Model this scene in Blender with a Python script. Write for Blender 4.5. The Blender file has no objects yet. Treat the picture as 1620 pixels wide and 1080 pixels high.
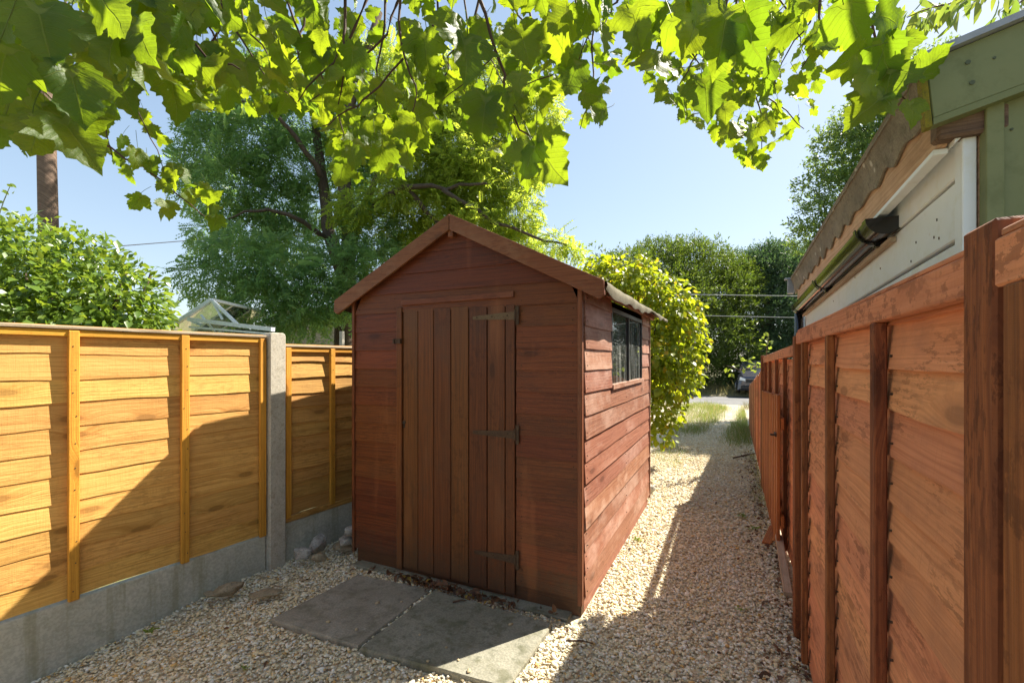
import bpy, bmesh, math, random
import numpy as np
from mathutils import Vector, Matrix, Euler
from mathutils.geometry import delaunay_2d_cdt

random.seed(7); rng = np.random.default_rng(11)
R = math.radians
S = bpy.context.scene
C = S.collection

# ------------------------------------------------------------------ camera, sky, sun, exposure
EYE = 1.5
YAW = R(25.64)
FPX = 725.0
cam_d = bpy.data.cameras.new('camera'); cam = bpy.data.objects.new('camera', cam_d); C.objects.link(cam)
cam.location = (0, 0, EYE); cam.rotation_euler = (R(90), 0, YAW)
cam_d.sensor_width = 36; cam_d.lens = 36 * FPX / 1620; cam_d.shift_y = 30 / 1620
cam_d.clip_start = 0.05; cam_d.clip_end = 3000
S.camera = cam

SUN = Vector((0.545, 0.80, 1.0)).normalized()
SUN_EL = math.asin(SUN.z); SUN_AZ = math.atan2(SUN.x, SUN.y)
world = bpy.data.worlds.new('World'); S.world = world; world.use_nodes = True
wn = world.node_tree; wn.nodes.clear()
sky = wn.nodes.new('ShaderNodeTexSky'); sky.sky_type = 'NISHITA'; sky.sun_disc = False
sky.sun_elevation = SUN_EL; sky.sun_rotation = SUN_AZ
sky.air_density = 1.0; sky.dust_density = 0.6; sky.ozone_density = 1.6; sky.altitude = 50
bg = wn.nodes.new('ShaderNodeBackground'); bg.inputs['Strength'].default_value = 0.149
wo = wn.nodes.new('ShaderNodeOutputWorld')
hs_ = wn.nodes.new('ShaderNodeHueSaturation'); hs_.inputs['Saturation'].default_value = 1.25
gm_ = wn.nodes.new('ShaderNodeGamma'); gm_.inputs['Gamma'].default_value = 0.50
wn.links.new(sky.outputs[0], gm_.inputs[0]); wn.links.new(gm_.outputs[0], hs_.inputs['Color']); wn.links.new(hs_.outputs[0], bg.inputs[0]); wn.links.new(bg.outputs[0], wo.inputs[0])
sun_d = bpy.data.lights.new('sun', 'SUN'); sun_d.energy = 4.6; sun_d.angle = R(0.53); sun_d.color = (1.0, 0.93, 0.80)
sun = bpy.data.objects.new('sun', sun_d); C.objects.link(sun)
sun.rotation_euler = (-SUN).to_track_quat('-Z', 'Y').to_euler(); sun.location = SUN * 60
S.view_settings.view_transform = 'Standard'; S.view_settings.look = 'None'
S.view_settings.gamma = 1.0; S.view_settings.use_curve_mapping = False
S.view_settings.exposure = 1.62
S.render.engine = 'CYCLES'
S.cycles.use_denoising = True
S.cycles.max_bounces = 10; S.cycles.diffuse_bounces = 5; S.cycles.transmission_bounces = 6; S.cycles.transparent_max_bounces = 12
S.cycles.sample_clamp_indirect = 6.0

# ------------------------------------------------------------------ helpers
cs, sn = math.cos(YAW), math.sin(YAW)
def at(px, py, Z):
    """a place seen at this spot of the view, Z metres in front of the camera"""
    X = (px - 810) / FPX; E = (570 - py) / FPX
    return Vector(((cs * X - sn) * Z, (sn * X + cs) * Z, EYE + E * Z))
def on_ground(px, py, z=0.0):
    return at(px, py, (z - EYE) * FPX / (570 - py))

WM = {}
def reg(o, parent=None, M=None):
    M = M or Matrix()
    C.objects.link(o)
    if parent is not None:
        o.parent = parent; o.matrix_parent_inverse = WM[parent].inverted()
    o.matrix_basis = M; WM[o] = M
    return o
def tag(o, label, cat, group=None, kind=None):
    if label: o['label'] = label
    if cat: o['category'] = cat
    if group: o['group'] = group
    if kind: o['kind'] = kind
    return o
def thing(name, loc, label, cat, group=None):
    o = bpy.data.objects.new(name, None); o.empty_display_size = 0.1
    reg(o, None, Matrix.Translation(loc))
    return tag(o, label, cat, group)
def new_mesh(name, verts, faces, mat, smooth=False):
    me = bpy.data.meshes.new(name); me.from_pydata([tuple(v) for v in verts], [], faces); me.update()
    if mat: me.materials.append(mat)
    if smooth: me.polygons.foreach_set('use_smooth', [True] * len(me.polygons))
    return me
def fast_mesh(name, co, faces, mat, smooth=False, uv=None, attr=None):
    """co (n,3) array, faces (m,k) array"""
    me = bpy.data.meshes.new(name)
    co = np.asarray(co, dtype=np.float32); faces = np.asarray(faces, dtype=np.int32); m, k = faces.shape
    me.vertices.add(len(co)); me.vertices.foreach_set('co', co.ravel())
    me.loops.add(m * k); me.loops.foreach_set('vertex_index', faces.ravel())
    me.polygons.add(m); me.polygons.foreach_set('loop_start', np.arange(0, m * k, k, dtype=np.int32))
    if smooth: me.polygons.foreach_set('use_smooth', np.ones(m, dtype=bool))
    if uv is not None:
        l = me.uv_layers.new(name='UVMap'); l.data.foreach_set('uv', np.asarray(uv, dtype=np.float32)[faces.ravel()].ravel())
    if attr is not None:
        a = me.attributes.new('vein', 'FLOAT', 'POINT'); a.data.foreach_set('value', np.asarray(attr, dtype=np.float32))
    me.update(calc_edges=True)
    if mat: me.materials.append(mat)
    return me
def obj(name, me, parent=None, M=None):
    return reg(bpy.data.objects.new(name, me), parent, M)
def frame(origin, x, z=(0, 0, 1)):
    """local x along x, z up; y = z cross x"""
    x = Vector(x).normalized(); z = Vector(z); z = (z - x * z.dot(x)).normalized(); y = z.cross(x)
    M = Matrix((x, y, z)).transposed().to_4x4(); M.translation = Vector(origin); return M

class MB:
    def __init__(s): s.v = []; s.f = []
    def add(s, vs, fs):
        b = len(s.v); s.v += [Vector(p) for p in vs]; s.f += [tuple(i + b for i in f) for f in fs]; return s
    def box(s, c, d, M=None):
        c = Vector(c); d = Vector(d) / 2
        vs = [c + Vector((sx * d.x, sy * d.y, sz * d.z)) for sx in (-1, 1) for sy in (-1, 1) for sz in (-1, 1)]
        if M: vs = [M @ p for p in vs]
        return s.add(vs, [(0, 1, 3, 2), (4, 6, 7, 5), (0, 4, 5, 1), (2, 3, 7, 6), (0, 2, 6, 4), (1, 5, 7, 3)])
    def prism(s, poly, y0, y1, M=None):
        """polygon in local XZ pushed from y0 to y1"""
        n = len(poly); vs = [Vector((p[0], y0, p[1])) for p in poly] + [Vector((p[0], y1, p[1])) for p in poly]
        if M: vs = [M @ p for p in vs]
        return s.add(vs, [tuple(range(n)), tuple(range(2 * n - 1, n - 1, -1))] + [(i, i + n, (i + 1) % n + n, (i + 1) % n) for i in range(n)])
    def tube(s, pts, r, n=8, caps=True):
        pts = [Vector(p) for p in pts]; rs = r if isinstance(r, (list, tuple)) else [r] * len(pts)
        vs = []; up = Vector((0.31, 0.22, 0.92)).normalized()
        for i, p in enumerate(pts):
            t = (pts[min(i + 1, len(pts) - 1)] - pts[max(i - 1, 0)]).normalized()
            a = t.cross(up)
            if a.length < 0.05: a = t.cross(Vector((1, 0, 0)))
            a.normalize(); b = t.cross(a)
            vs += [p + (a * math.cos(2 * math.pi * k / n) + b * math.sin(2 * math.pi * k / n)) * rs[i] for k in range(n)]
        fs = [(i * n + k, i * n + (k + 1) % n, (i + 1) * n + (k + 1) % n, (i + 1) * n + k) for i in range(len(pts) - 1) for k in range(n)]
        if caps: fs += [tuple(range(n - 1, -1, -1)), tuple(range((len(pts) - 1) * n, len(pts) * n))]
        return s.add(vs, fs)
    def build(s, name, mat, parent=None, M=None, smooth=False, bevel=0):
        me = new_mesh(name, s.v, s.f, mat, smooth)
        if bevel:
            bm = bmesh.new(); bm.from_mesh(me)
            bmesh.ops.recalc_face_normals(bm, faces=bm.faces)
            bmesh.ops.bevel(bm, geom=list(bm.edges), offset=bevel, segments=1, affect='EDGES', profile=0.5)
            bm.to_mesh(me); bm.free()
        else:
            bm = bmesh.new(); bm.from_mesh(me); bmesh.ops.recalc_face_normals(bm, faces=bm.faces); bm.to_mesh(me); bm.free()
        return obj(name, me, parent, M)

def beam(name, p0, p1, w, t, mat, parent, out=(0, 0, 1), bevel=0.003):
    """a straight timber from p0 to p1: t thick along `out`, w wide across it; local x runs along the grain"""
    p0 = Vector(p0); p1 = Vector(p1); M = frame(p0, p1 - p0, out); L = (p1 - p0).length
    return MB().box((L / 2, 0, 0), (L, w, t)).build(name, mat, parent, M, bevel=bevel)
def lap(name, x0b, x1b, x0t, x1t, zb, zt, M, mat, parent, yb=-0.018, yt=-0.008, back=0.0, wave=0.0, seed=0, n=1):
    """one overlapping board: local x along, z up, -y outwards; thick lower edge, thin upper edge"""
    r = random.Random(seed); ph = [r.uniform(0, 6.28) for _ in range(4)]; vs = []; fs = []
    bow = r.uniform(-1, 1) * 0.0015
    for i in range(n + 1):
        k = i / n; xb = x0b + (x1b - x0b) * k; xt = x0t + (x1t - x0t) * k
        wv = wave * (math.sin(xb * 3.1 + ph[0]) * 0.6 + math.sin(xb * 7.7 + ph[1]) * 0.35 + math.sin(xb * 19 + ph[2]) * 0.2)
        yy = bow * math.sin(xb * 4 + ph[3])
        vs += [(xb, yb + yy, zb + wv), (xt, yt + yy, zt), (xt, back, zt), (xb, back, zb + wv)]
    for i in range(n):
        a = i * 4; b = a + 4
        fs += [(a + j, a + (j + 1) % 4, b + (j + 1) % 4, b + j) for j in range(4)]
    fs += [(3, 2, 1, 0), (n * 4, n * 4 + 1, n * 4 + 2, n * 4 + 3)]
    me = new_mesh(name, vs, fs, mat)
    bm = bmesh.new(); bm.from_mesh(me); bmesh.ops.recalc_face_normals(bm, faces=bm.faces); bm.to_mesh(me); bm.free()
    return obj(name, me, parent, M)

# ---- scattering many small shapes into one mesh
def rots(d, nrm):
    """rotation matrices whose y axis is d and z axis close to nrm; (n,3) arrays"""
    d = d / np.linalg.norm(d, axis=1, keepdims=True)
    x = np.cross(d, nrm); ln = np.linalg.norm(x, axis=1, keepdims=True); ln[ln < 1e-6] = 1; x = x / ln
    z = np.cross(x, d)
    return np.stack([x, d, z], axis=2)
def scatter(tv, tf, Rm, sc, T):
    tv = np.asarray(tv, float); tf = np.asarray(tf); n = len(T)
    sc = np.asarray(sc, float)
    if sc.ndim == 1: sc = sc[:, None]
    v = np.einsum('nij,nkj->nki', Rm, tv[None] * sc[:, None, :] if sc.shape[1] == 3 else tv[None] * sc[:, :, None]) + T[:, None, :]
    f = tf[None] + (np.arange(n) * len(tv))[:, None, None]
    return v.reshape(-1, 3), f.reshape(-1, tf.shape[1])
def unit(n): 
    v = rng.normal(size=(n, 3)); return v / np.linalg.norm(v, axis=1, keepdims=True)
def V3(*a): return np.array(a, float)

# ------------------------------------------------------------------ materials
def mat_new(name):
    m = bpy.data.materials.new(name); m.use_nodes = True; nt = m.node_tree; nt.nodes.clear()
    out = nt.nodes.new('ShaderNodeOutputMaterial'); return m, nt, out
class N:
    def __init__(s, nt): s.nt = nt
    def __call__(s, typ, ins=None, **props):
        n = s.nt.nodes.new('ShaderNode' + typ)
        for k, v in props.items(): setattr(n, k, v)
        for k, v in (ins or {}).items():
            if isinstance(v, bpy.types.NodeSocket): s.nt.links.new(v, n.inputs[k])
            else: n.inputs[k].default_value = v
        return n
    def math(s, op, a, b=0.0, c=0.0, clamp=False):
        n = s.nt.nodes.new('ShaderNodeMath'); n.operation = op; n.use_clamp = clamp
        for i, v in enumerate((a, b, c)):
            if isinstance(v, bpy.types.NodeSocket): s.nt.links.new(v, n.inputs[i])
            else: n.inputs[i].default_value = v
        return n.outputs[0]
    def mix(s, f, a, b, blend='MIX'):
        n = s.nt.nodes.new('ShaderNodeMix'); n.data_type = 'RGBA'; n.blend_type = blend
        for i, v in ((0, f), (6, a), (7, b)):
            if isinstance(v, bpy.types.NodeSocket): s.nt.links.new(v, n.inputs[i])
            else: n.inputs[i].default_value = v if i == 0 else (*v[:3], 1)
        return n.outputs[2]
    def ramp(s, f, lo, hi, a=0.0, b=1.0):
        n = s.nt.nodes.new('ShaderNodeMapRange'); n.interpolation_type = 'SMOOTHSTEP'
        s.nt.links.new(f, n.inputs[0]); n.inputs[1].default_value = lo; n.inputs[2].default_value = hi
        n.inputs[3].default_value = a; n.inputs[4].default_value = b; return n.outputs[0]
    def mapping(s, vec, scale, loc=(0, 0, 0)):
        n = s('Mapping', {'Vector': vec, 'Scale': scale, 'Location': loc}); return n.outputs[0]
    def noise(s, vec, scale, detail=4, rough=0.55, dist=0.0):
        return s('TexNoise', {'Vector': vec, 'Scale': scale, 'Detail': detail, 'Roughness': rough, 'Distortion': dist}).outputs[0]
    def bump(s, h, strength, dist=0.002):
        return s('Bump', {'Height': h, 'Strength': strength, 'Distance': dist}).outputs[0]
    def link(s, a, b): s.nt.links.new(a, b)

def wood(name, base, dark, pale, knots=0.5, stain=0.3, stain_col=(0.05, 0.03, 0.02), rough=0.75, vary=0.25, saw=0.25, green=0.0, fleck=0.3, dirt=0.0):
    m, nt, out = mat_new(name); q = N(nt)
    tc = q('TexCoord').outputs['Object']; rnd = q('ObjectInfo').outputs['Random']
    off = q('CombineXYZ', {0: q.math('MULTIPLY', rnd, 37.0), 1: q.math('MULTIPLY', rnd, 11.3), 2: q.math('MULTIPLY', rnd, 53.0)}).outputs[0]
    vec = q('VectorMath', {0: tc, 1: off}, operation='ADD').outputs[0]
    sep = q('SeparateXYZ', {0: vec}).outputs
    # knots: sparse stretched cells
    across = q.math('ADD', sep[2], sep[1])
    kv = q('CombineXYZ', {0: q.math('MULTIPLY', sep[0], 2.4), 1: q.math('MULTIPLY', across, 7.0)}).outputs[0]
    vo = q('TexVoronoi', {'Vector': kv, 'Scale': 1.0, 'Randomness': 0.9}, voronoi_dimensions='2D')
    kd = vo.outputs['Distance']; kr = q('SeparateColor', {0: vo.outputs['Color']}).outputs[0]
    gate = q.math('LESS_THAN', kr, knots)
    near = q.math('MULTIPLY', q.ramp(kd, 0.0, 0.42, 1, 0), gate)
    core = q.math('MULTIPLY', q.ramp(kd, 0.10, 0.15, 1, 0), gate); ring = q.math('MULTIPLY', q.math('MULTIPLY', q.ramp(q.math('SINE', q.math('MULTIPLY', kd, 95.0)), 0.0, 0.9), q.ramp(kd, 0.08, 0.36, 1, 0)), gate)
    halo = q.math('MULTIPLY', q.ramp(kd, 0.12, 0.34, 1, 0), gate)
    warp = q.noise(q.mapping(vec, (1.1, 5, 5)), 1.0, 3)
    gz = q.math('ADD', across, q.math('ADD', q.math('MULTIPLY', warp, 0.05), q.math('MULTIPLY', near, 0.035)))
    gv = q('CombineXYZ', {0: q.math('MULTIPLY', sep[0], 1.3), 1: 0.0, 2: q.math('MULTIPLY', gz, 95.0)}).outputs[0]
    grain = q.noise(gv, 1.0, 5, 0.6)
    fine = q.noise(q('CombineXYZ', {0: q.math('MULTIPLY', sep[0], 5.0), 1: 0.0, 2: q.math('MULTIPLY', gz, 260.0)}).outputs[0], 1.0, 2)
    g1 = q.ramp(grain, 0.30, 0.60)
    col = q.mix(g1, dark, base)
    col = q.mix(q.ramp(grain, 0.60, 0.80, 0, 0.7), col, pale)
    col = q.mix(q.math('MULTIPLY', q.ramp(fine, 0.35, 0.6, 1, 0), 0.35), col, dark)
    col = q.mix(q.math('MULTIPLY', halo, 0.45), col, dark)
    col = q.mix(q.math('MULTIPLY', ring, 0.40), col, dark)
    col = q.mix(q.math('MULTIPLY', core, 0.58), col, tuple(c * 0.45 for c in dark))
    bl = q.noise(q.mapping(vec, (0.9, 3, 3.2)), 1.0, 5, 0.62)
    bl2 = q.noise(q.mapping(vec, (6, 8, 9)), 1.0, 6, 0.68)
    col = q.mix(q.math('MULTIPLY', q.ramp(q.math('ADD', q.math('MULTIPLY', bl, 0.6), q.math('MULTIPLY', bl2, 0.4)), 0.46, 0.64), stain), col, stain_col)
    fl = q.noise(q.mapping(vec, (16, 25, 70)), 1.0, 6, 0.7); fl2 = q.noise(q.mapping(vec, (2.2, 3, 4.5)), 1.0, 3)
    col = q.mix(q.math('MULTIPLY', q.math('MULTIPLY', q.ramp(fl, 0.51, 0.57), q.ramp(fl2, 0.40, 0.60)), fleck), col, tuple(c * 0.55 for c in dark))
    if dirt:
        wp = q('NewGeometry').outputs['Position']; wz0 = q('SeparateXYZ', {0: wp}).outputs[2]
        sp = q.noise(wp, 26, 6, 0.7); sp2 = q.noise(q.mapping(wp, (5, 5, .8)), 1.0, 4)
        col = q.mix(q.math('MULTIPLY', q.ramp(q.math('ADD', wz0, q.math('MULTIPLY', sp, 0.55)), 0.32, 0.62, 1, 0), dirt), col, (0.075, 0.045, 0.026))
        col = q.mix(q.math('MULTIPLY', q.ramp(sp2, 0.56, 0.70), 0.45 * dirt), col, tuple(c * 1.25 for c in pale))
    if green:
        wz = q('SeparateXYZ', {0: q('NewGeometry').outputs['Position']}).outputs[2]
        col = q.mix(q.math('MULTIPLY', q.ramp(q.math('ADD', wz, q.math('MULTIPLY', bl2, 0.4)), 0.45, 1.05, 1, 0), green), col, (0.10, 0.10, 0.02))
    # sawn hairlines across the board
    sw = q.noise(q('CombineXYZ', {0: q.math('MULTIPLY', sep[0], 170.0), 1: sep[1], 2: q.math('MULTIPLY', sep[2], 9.0)}).outputs[0], 1.0, 2)
    col = q.mix(q.math('MULTIPLY', q.ramp(sw, 0.58, 0.75), saw), col, dark)
    br = q.math('ADD', 1.0 - vary / 2, q.math('MULTIPLY', q.math('FRACT', q.math('MULTIPLY', rnd, 7.31)), vary))
    hsv = q('HueSaturation', {'Color': col, 'Value': br, 'Hue': q.math('ADD', 0.493, q.math('MULTIPLY', q.math('FRACT', q.math('MULTIPLY', rnd, 3.7)), 0.014))}).outputs[0]
    b = q('BsdfPrincipled', {'Base Color': hsv, 'Roughness': rough, 'Specular IOR Level': 0.3})
    h = q.math('ADD', q.math('ADD', q.math('MULTIPLY', grain, 0.7), q.math('MULTIPLY', fine, 0.3)), q.math('ADD', q.math('MULTIPLY', bl2, 0.4), q.math('MULTIPLY', sw, 0.25)))
    q.link(q.bump(q.math('ADD', h, q.math('MULTIPLY', fl, 0.5)), 0.75, 0.004), b.inputs['Normal'])
    q.link(b.outputs[0], out.inputs[0]); return m

def mottled(name, cols, scale, rough=0.9, bump=0.4, bdist=0.004, coord='Object', spots=None, metallic=0.0, streak=None, stretch=(1, 1, 1), speck=0.35):
    """rough mineral or painted surface: three colours mixed by two sizes of noise, optional dark spots"""
    m, nt, out = mat_new(name); q = N(nt)
    vec = q('TexCoord').outputs['Object'] if coord == 'Object' else q('NewGeometry').outputs['Position']
    rnd = q('ObjectInfo').outputs['Random']
    vec = q('VectorMath', {0: vec, 1: q('CombineXYZ', {0: q.math('MULTIPLY', rnd, 19.0), 1: q.math('MULTIPLY', rnd, 7.0), 2: 0.0}).outputs[0]}, operation='ADD').outputs[0] if coord == 'Object' else vec
    vec = q.mapping(vec, stretch)
    a = q.noise(vec, scale, 6, 0.65); b_ = q.noise(vec, scale * 5.3, 5, 0.7); c_ = q.noise(vec, scale * 31, 3, 0.6)
    col = q.mix(q.ramp(a, 0.35, 0.65), cols[0], cols[1])
    col = q.mix(q.ramp(b_, 0.48, 0.70), col, cols[2])
    col = q.mix(q.math('MULTIPLY', q.ramp(c_, 0.40, 0.62, 1, 0), speck), col, tuple(x * 0.5 for x in cols[0]))
    if spots:
        vo = q('TexVoronoi', {'Vector': vec, 'Scale': spots[0]})
        gate = q.math('LESS_THAN', q('SeparateColor', {0: vo.outputs['Color']}).outputs[0], spots[2])
        col = q.mix(q.math('MULTIPLY', q.math('MULTIPLY', q.ramp(vo.outputs['Distance'], spots[1] * 0.6, spots[1], 1, 0), gate), spots[4] if len(spots) > 4 else 0.8), col, spots[3])
    if streak:
        sv = q.noise(q.mapping(q('NewGeometry').outputs['Position'], (9, 9, 0.6)), 1.0, 5, 0.6)
        col = q.mix(q.math('MULTIPLY', q.ramp(sv, 0.50, 0.66), streak[1]), col, streak[0])
    p = q('BsdfPrincipled', {'Base Color': col, 'Roughness': rough, 'Metallic': metallic, 'Specular IOR Level': 0.3})
    q.link(q.bump(q.math('ADD', q.math('MULTIPLY', b_, 0.7), q.math('MULTIPLY', c_, 0.4)), bump, bdist), p.inputs['Normal'])
    q.link(p.outputs[0], out.inputs[0]); return m

def plain(name, col, rough=0.5, metallic=0.0, spec=0.5):
    m, nt, out = mat_new(name); q = N(nt)
    n1 = q.noise(q('TexCoord').outputs['Object'], 30, 4)
    c = q.mix(q.ramp(n1, 0.35, 0.7, 0, 0.5), col, tuple(x * 0.7 for x in col))
    p = q('BsdfPrincipled', {'Base Color': c, 'Roughness': rough, 'Metallic': metallic, 'Specular IOR Level': spec})
    q.link(p.outputs[0], out.inputs[0]); return m

def glass(name, tint=(0.8, 0.86, 0.84), haze_=0.12):
    m, nt, out = mat_new(name); q = N(nt)
    tr = q('BsdfTransparent', {'Color': (*tint, 1)}); gl = q('BsdfGlossy', {'Color': (0.95, 0.97, 1, 1), 'Roughness': 0.015})
    fr = q('Fresnel', {'IOR': 1.55})
    mx = q('MixShader', {0: fr.outputs[0], 1: tr.outputs[0], 2: gl.outputs[0]})
    df = q('BsdfDiffuse', {'Color': (0.45, 0.47, 0.44, 1)})
    n1 = q.noise(q.mapping(q('TexCoord').outputs['Object'], (14, 14, 1.6)), 1.0, 5, 0.65)
    mx2 = q('MixShader', {0: q.ramp(n1, 0.45, 0.72, haze_ * 0.25, haze_ * 2.2), 1: mx.outputs[0], 2: df.outputs[0]})
    q.link(mx2.outputs[0], out.inputs[0]); return m

def leaf(name, col, col2, trans, tr_mix=0.45, rough=0.45, veins=False, island=True, yellow=None, spec=0.4):
    m, nt, out = mat_new(name); q = N(nt)
    if island: rnd = q('NewGeometry').outputs['Random Per Island']
    else: rnd = q('ObjectInfo').outputs['Random']
    f = q.math('FRACT', q.math('MULTIPLY', rnd, 5.17))
    c = q.mix(f, col, col2)
    t = q.mix(f, trans, tuple(x * y for x, y in zip(trans, (0.55, 0.72, 0.8))))
    if yellow:
        g = q.math('GREATER_THAN', q.math('FRACT', q.math('MULTIPLY', rnd, 13.7)), 1 - yellow[1])
        c = q.mix(g, c, yellow[0]); t = q.mix(g, t, tuple(min(1, x * 1.6) for x in yellow[0]))
    bump_in = None
    if veins:
        at_ = q('Attribute', attribute_name='vein').outputs['Fac']
        uv = q('UVMap').outputs[0]; sx = q('SeparateXYZ', {0: uv}).outputs
        ax = q.math('ABSOLUTE', sx[0])
        side = q.math('SINE', q.math('MULTIPLY', q.math('SUBTRACT', sx[1], q.math('MULTIPLY', ax, 0.75)), 62.0))
        sidev = q.math('MULTIPLY', q.ramp(side, 0.90, 1.0), 0.42)
        v = q.math('MAXIMUM', q.ramp(at_, 0.86, 0.98), sidev)
        nb = q.noise(q('VectorMath', {0: uv, 1: q('CombineXYZ', {0: q.math('MULTIPLY', rnd, 31.0), 1: q.math('MULTIPLY', rnd, 17.0)}).outputs[0]}, operation='ADD').outputs[0], 5.0, 5, 0.6)
        c = q.mix(q.ramp(nb, 0.35, 0.7), c, tuple(x * 0.72 for x in col))
        c = q.mix(q.math('MULTIPLY', v, 0.55), c, (0.24, 0.30, 0.08))
        t = q.mix(q.math('MULTIPLY', v, 0.50), t, tuple(x * 0.45 for x in trans))
        brown = q.ramp(q.noise(uv, 9.0, 3), 0.72, 0.78)
        c = q.mix(q.math('MULTIPLY', brown, 0.7), c, (0.12, 0.06, 0.02)); t = q.mix(q.math('MULTIPLY', brown, 0.7), t, (0.1, 0.05, 0.01))
        bump_in = q.bump(q.math('ADD', q.math('MULTIPLY', v, -0.6), q.math('ADD', nb, q.math('MULTIPLY', side, 0.05))), 0.6, 0.004)
    p = q('BsdfPrincipled', {'Base Color': c, 'Roughness': rough, 'Specular IOR Level': spec})
    tb = q('BsdfTranslucent', {'Color': t})
    if bump_in: q.link(bump_in, p.inputs['Normal']); q.link(bump_in, tb.inputs['Normal'])
    mx = q('MixShader', {0: tr_mix, 1: p.outputs[0], 2: tb.outputs[0]})
    q.link(mx.outputs[0], out.inputs[0]); return m

M_ = {}
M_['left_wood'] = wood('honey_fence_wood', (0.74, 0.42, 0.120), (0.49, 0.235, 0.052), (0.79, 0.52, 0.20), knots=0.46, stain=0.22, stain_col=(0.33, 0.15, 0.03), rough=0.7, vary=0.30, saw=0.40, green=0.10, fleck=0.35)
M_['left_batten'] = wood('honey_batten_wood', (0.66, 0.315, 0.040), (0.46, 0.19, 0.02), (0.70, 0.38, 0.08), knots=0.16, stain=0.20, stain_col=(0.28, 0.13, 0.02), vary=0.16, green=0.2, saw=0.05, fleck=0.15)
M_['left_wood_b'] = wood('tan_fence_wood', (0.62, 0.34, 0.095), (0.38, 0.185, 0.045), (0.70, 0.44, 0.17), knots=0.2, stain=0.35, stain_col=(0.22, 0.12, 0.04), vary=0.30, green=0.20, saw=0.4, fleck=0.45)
M_['cap_wood'] = wood('bleached_cap_wood', (0.50, 0.40, 0.29), (0.33, 0.24, 0.15), (0.62, 0.53, 0.42), knots=0.1, stain=0.35, stain_col=(0.2, 0.16, 0.11), rough=0.9)
M_['right_wood'] = wood('orange_brown_fence_wood', (0.70, 0.300, 0.145), (0.53, 0.205, 0.095), (0.79, 0.44, 0.26), knots=0.44, stain=0.55, stain_col=(0.32, 0.14, 0.085), rough=0.8, vary=0.24, saw=0.55, fleck=0.75)
M_['right_post'] = wood('dark_stained_post_wood', (0.30, 0.100, 0.034), (0.145, 0.042, 0.016), (0.42, 0.175, 0.075), knots=0.14, stain=0.45, stain_col=(0.10, 0.038, 0.02), rough=0.75, fleck=0.7)
M_['gate_wood'] = wood('rusty_gate_wood', (0.46, 0.150, 0.042), (0.25, 0.07, 0.02), (0.54, 0.22, 0.08), knots=0.12, stain=0.35, stain_col=(0.16,.06,.022), rough=0.7, vary=0.3, fleck=0.4)
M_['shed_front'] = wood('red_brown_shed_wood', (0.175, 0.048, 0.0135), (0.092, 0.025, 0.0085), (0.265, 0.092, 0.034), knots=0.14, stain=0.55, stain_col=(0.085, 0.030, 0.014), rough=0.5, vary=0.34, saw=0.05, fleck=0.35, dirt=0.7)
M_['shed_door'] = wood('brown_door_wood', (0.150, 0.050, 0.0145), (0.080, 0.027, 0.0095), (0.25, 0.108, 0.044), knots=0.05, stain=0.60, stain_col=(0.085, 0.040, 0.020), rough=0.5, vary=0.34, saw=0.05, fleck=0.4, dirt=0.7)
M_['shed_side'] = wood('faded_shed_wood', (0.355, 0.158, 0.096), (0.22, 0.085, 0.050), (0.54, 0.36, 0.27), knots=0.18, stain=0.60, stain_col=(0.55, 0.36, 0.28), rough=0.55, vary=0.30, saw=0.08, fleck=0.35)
M_['shed_trim'] = wood('shed_barge_wood', (0.215, 0.075, 0.031), (0.130, 0.043, 0.019), (0.37, 0.18, 0.10), knots=0.1, stain=0.60, stain_col=(0.26, 0.14, 0.08), rough=0.55, vary=0.2, saw=0.05, fleck=0.4)
M_['bare_wood'] = wood('bare_fascia_wood', (0.66, 0.44, 0.30), (0.46, 0.27, 0.17), (0.76, 0.58, 0.44), knots=0.2, stain=0.40, stain_col=(0.26, 0.14, 0.08), rough=0.85)
M_['pole_wood'] = wood('pole_wood', (0.24, 0.165, 0.115), (0.10, 0.065, 0.045), (0.36, 0.26, 0.19), knots=0.1, stain=0.4, rough=0.85)
M_['white_paint'] = mottled('white_painted_boards', ((0.75, 0.81, 0.84), (0.80, 0.85, 0.87), (0.72, 0.76, 0.74)), 3.0, rough=0.45, bump=0.12, bdist=0.001, spots=(9, 0.10, 0.14, (0.50, 0.38, 0.25), 0.4), speck=0.0)
M_['green_screw'] = plain('painted_over_screw', (0.07, 0.085, 0.04), 0.6)
M_['white_metal'] = plain('white_aluminium', (0.86, 0.89, 0.90), 0.4)
M_['green_paint'] = mottled('sage_green_paint', ((0.165, 0.190, 0.082), (0.19, 0.212, 0.096), (0.150, 0.17, 0.072)), 2.5, rough=0.55, bump=0.1, bdist=0.001, spots=(5.5, 0.05, 0.25, (0.06, 0.07, 0.03), 0.6), speck=0.03)
M_['green_edge'] = mottled('green_algae_paint', ((0.20, 0.18, 0.02), (0.30, 0.24, 0.02), (0.10, 0.10, 0.03)), 30, rough=0.8)
M_['asbestos'] = mottled('lichened_cement_sheet', ((0.215, 0.190, 0.150), (0.30, 0.270, 0.215), (0.15, 0.135, 0.105)), 5.0, rough=0.95, bump=0.5, spots=(13.0, 0.20, 0.30, (0.55, 0.53, 0.47), 0.85))
M_['concrete'] = mottled('grey_concrete', ((0.47, 0.465, 0.39), (0.56, 0.55, 0.47), (0.40, 0.40, 0.32)), 2.2, rough=0.92, bump=0.6, bdist=0.006, streak=((0.22, 0.21, 0.11), 0.5), spots=(30, 0.10, 0.15, (0.2, 0.2, 0.15), 0.5))
M_['post_concrete'] = mottled('pitted_concrete', ((0.46, 0.415, 0.335), (0.55, 0.50, 0.41), (0.38, 0.33, 0.25)), 4.0, rough=0.92, bump=0.5, spots=(55, 0.25, 0.25, (0.18, 0.16, 0.12), 0.6))
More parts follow.
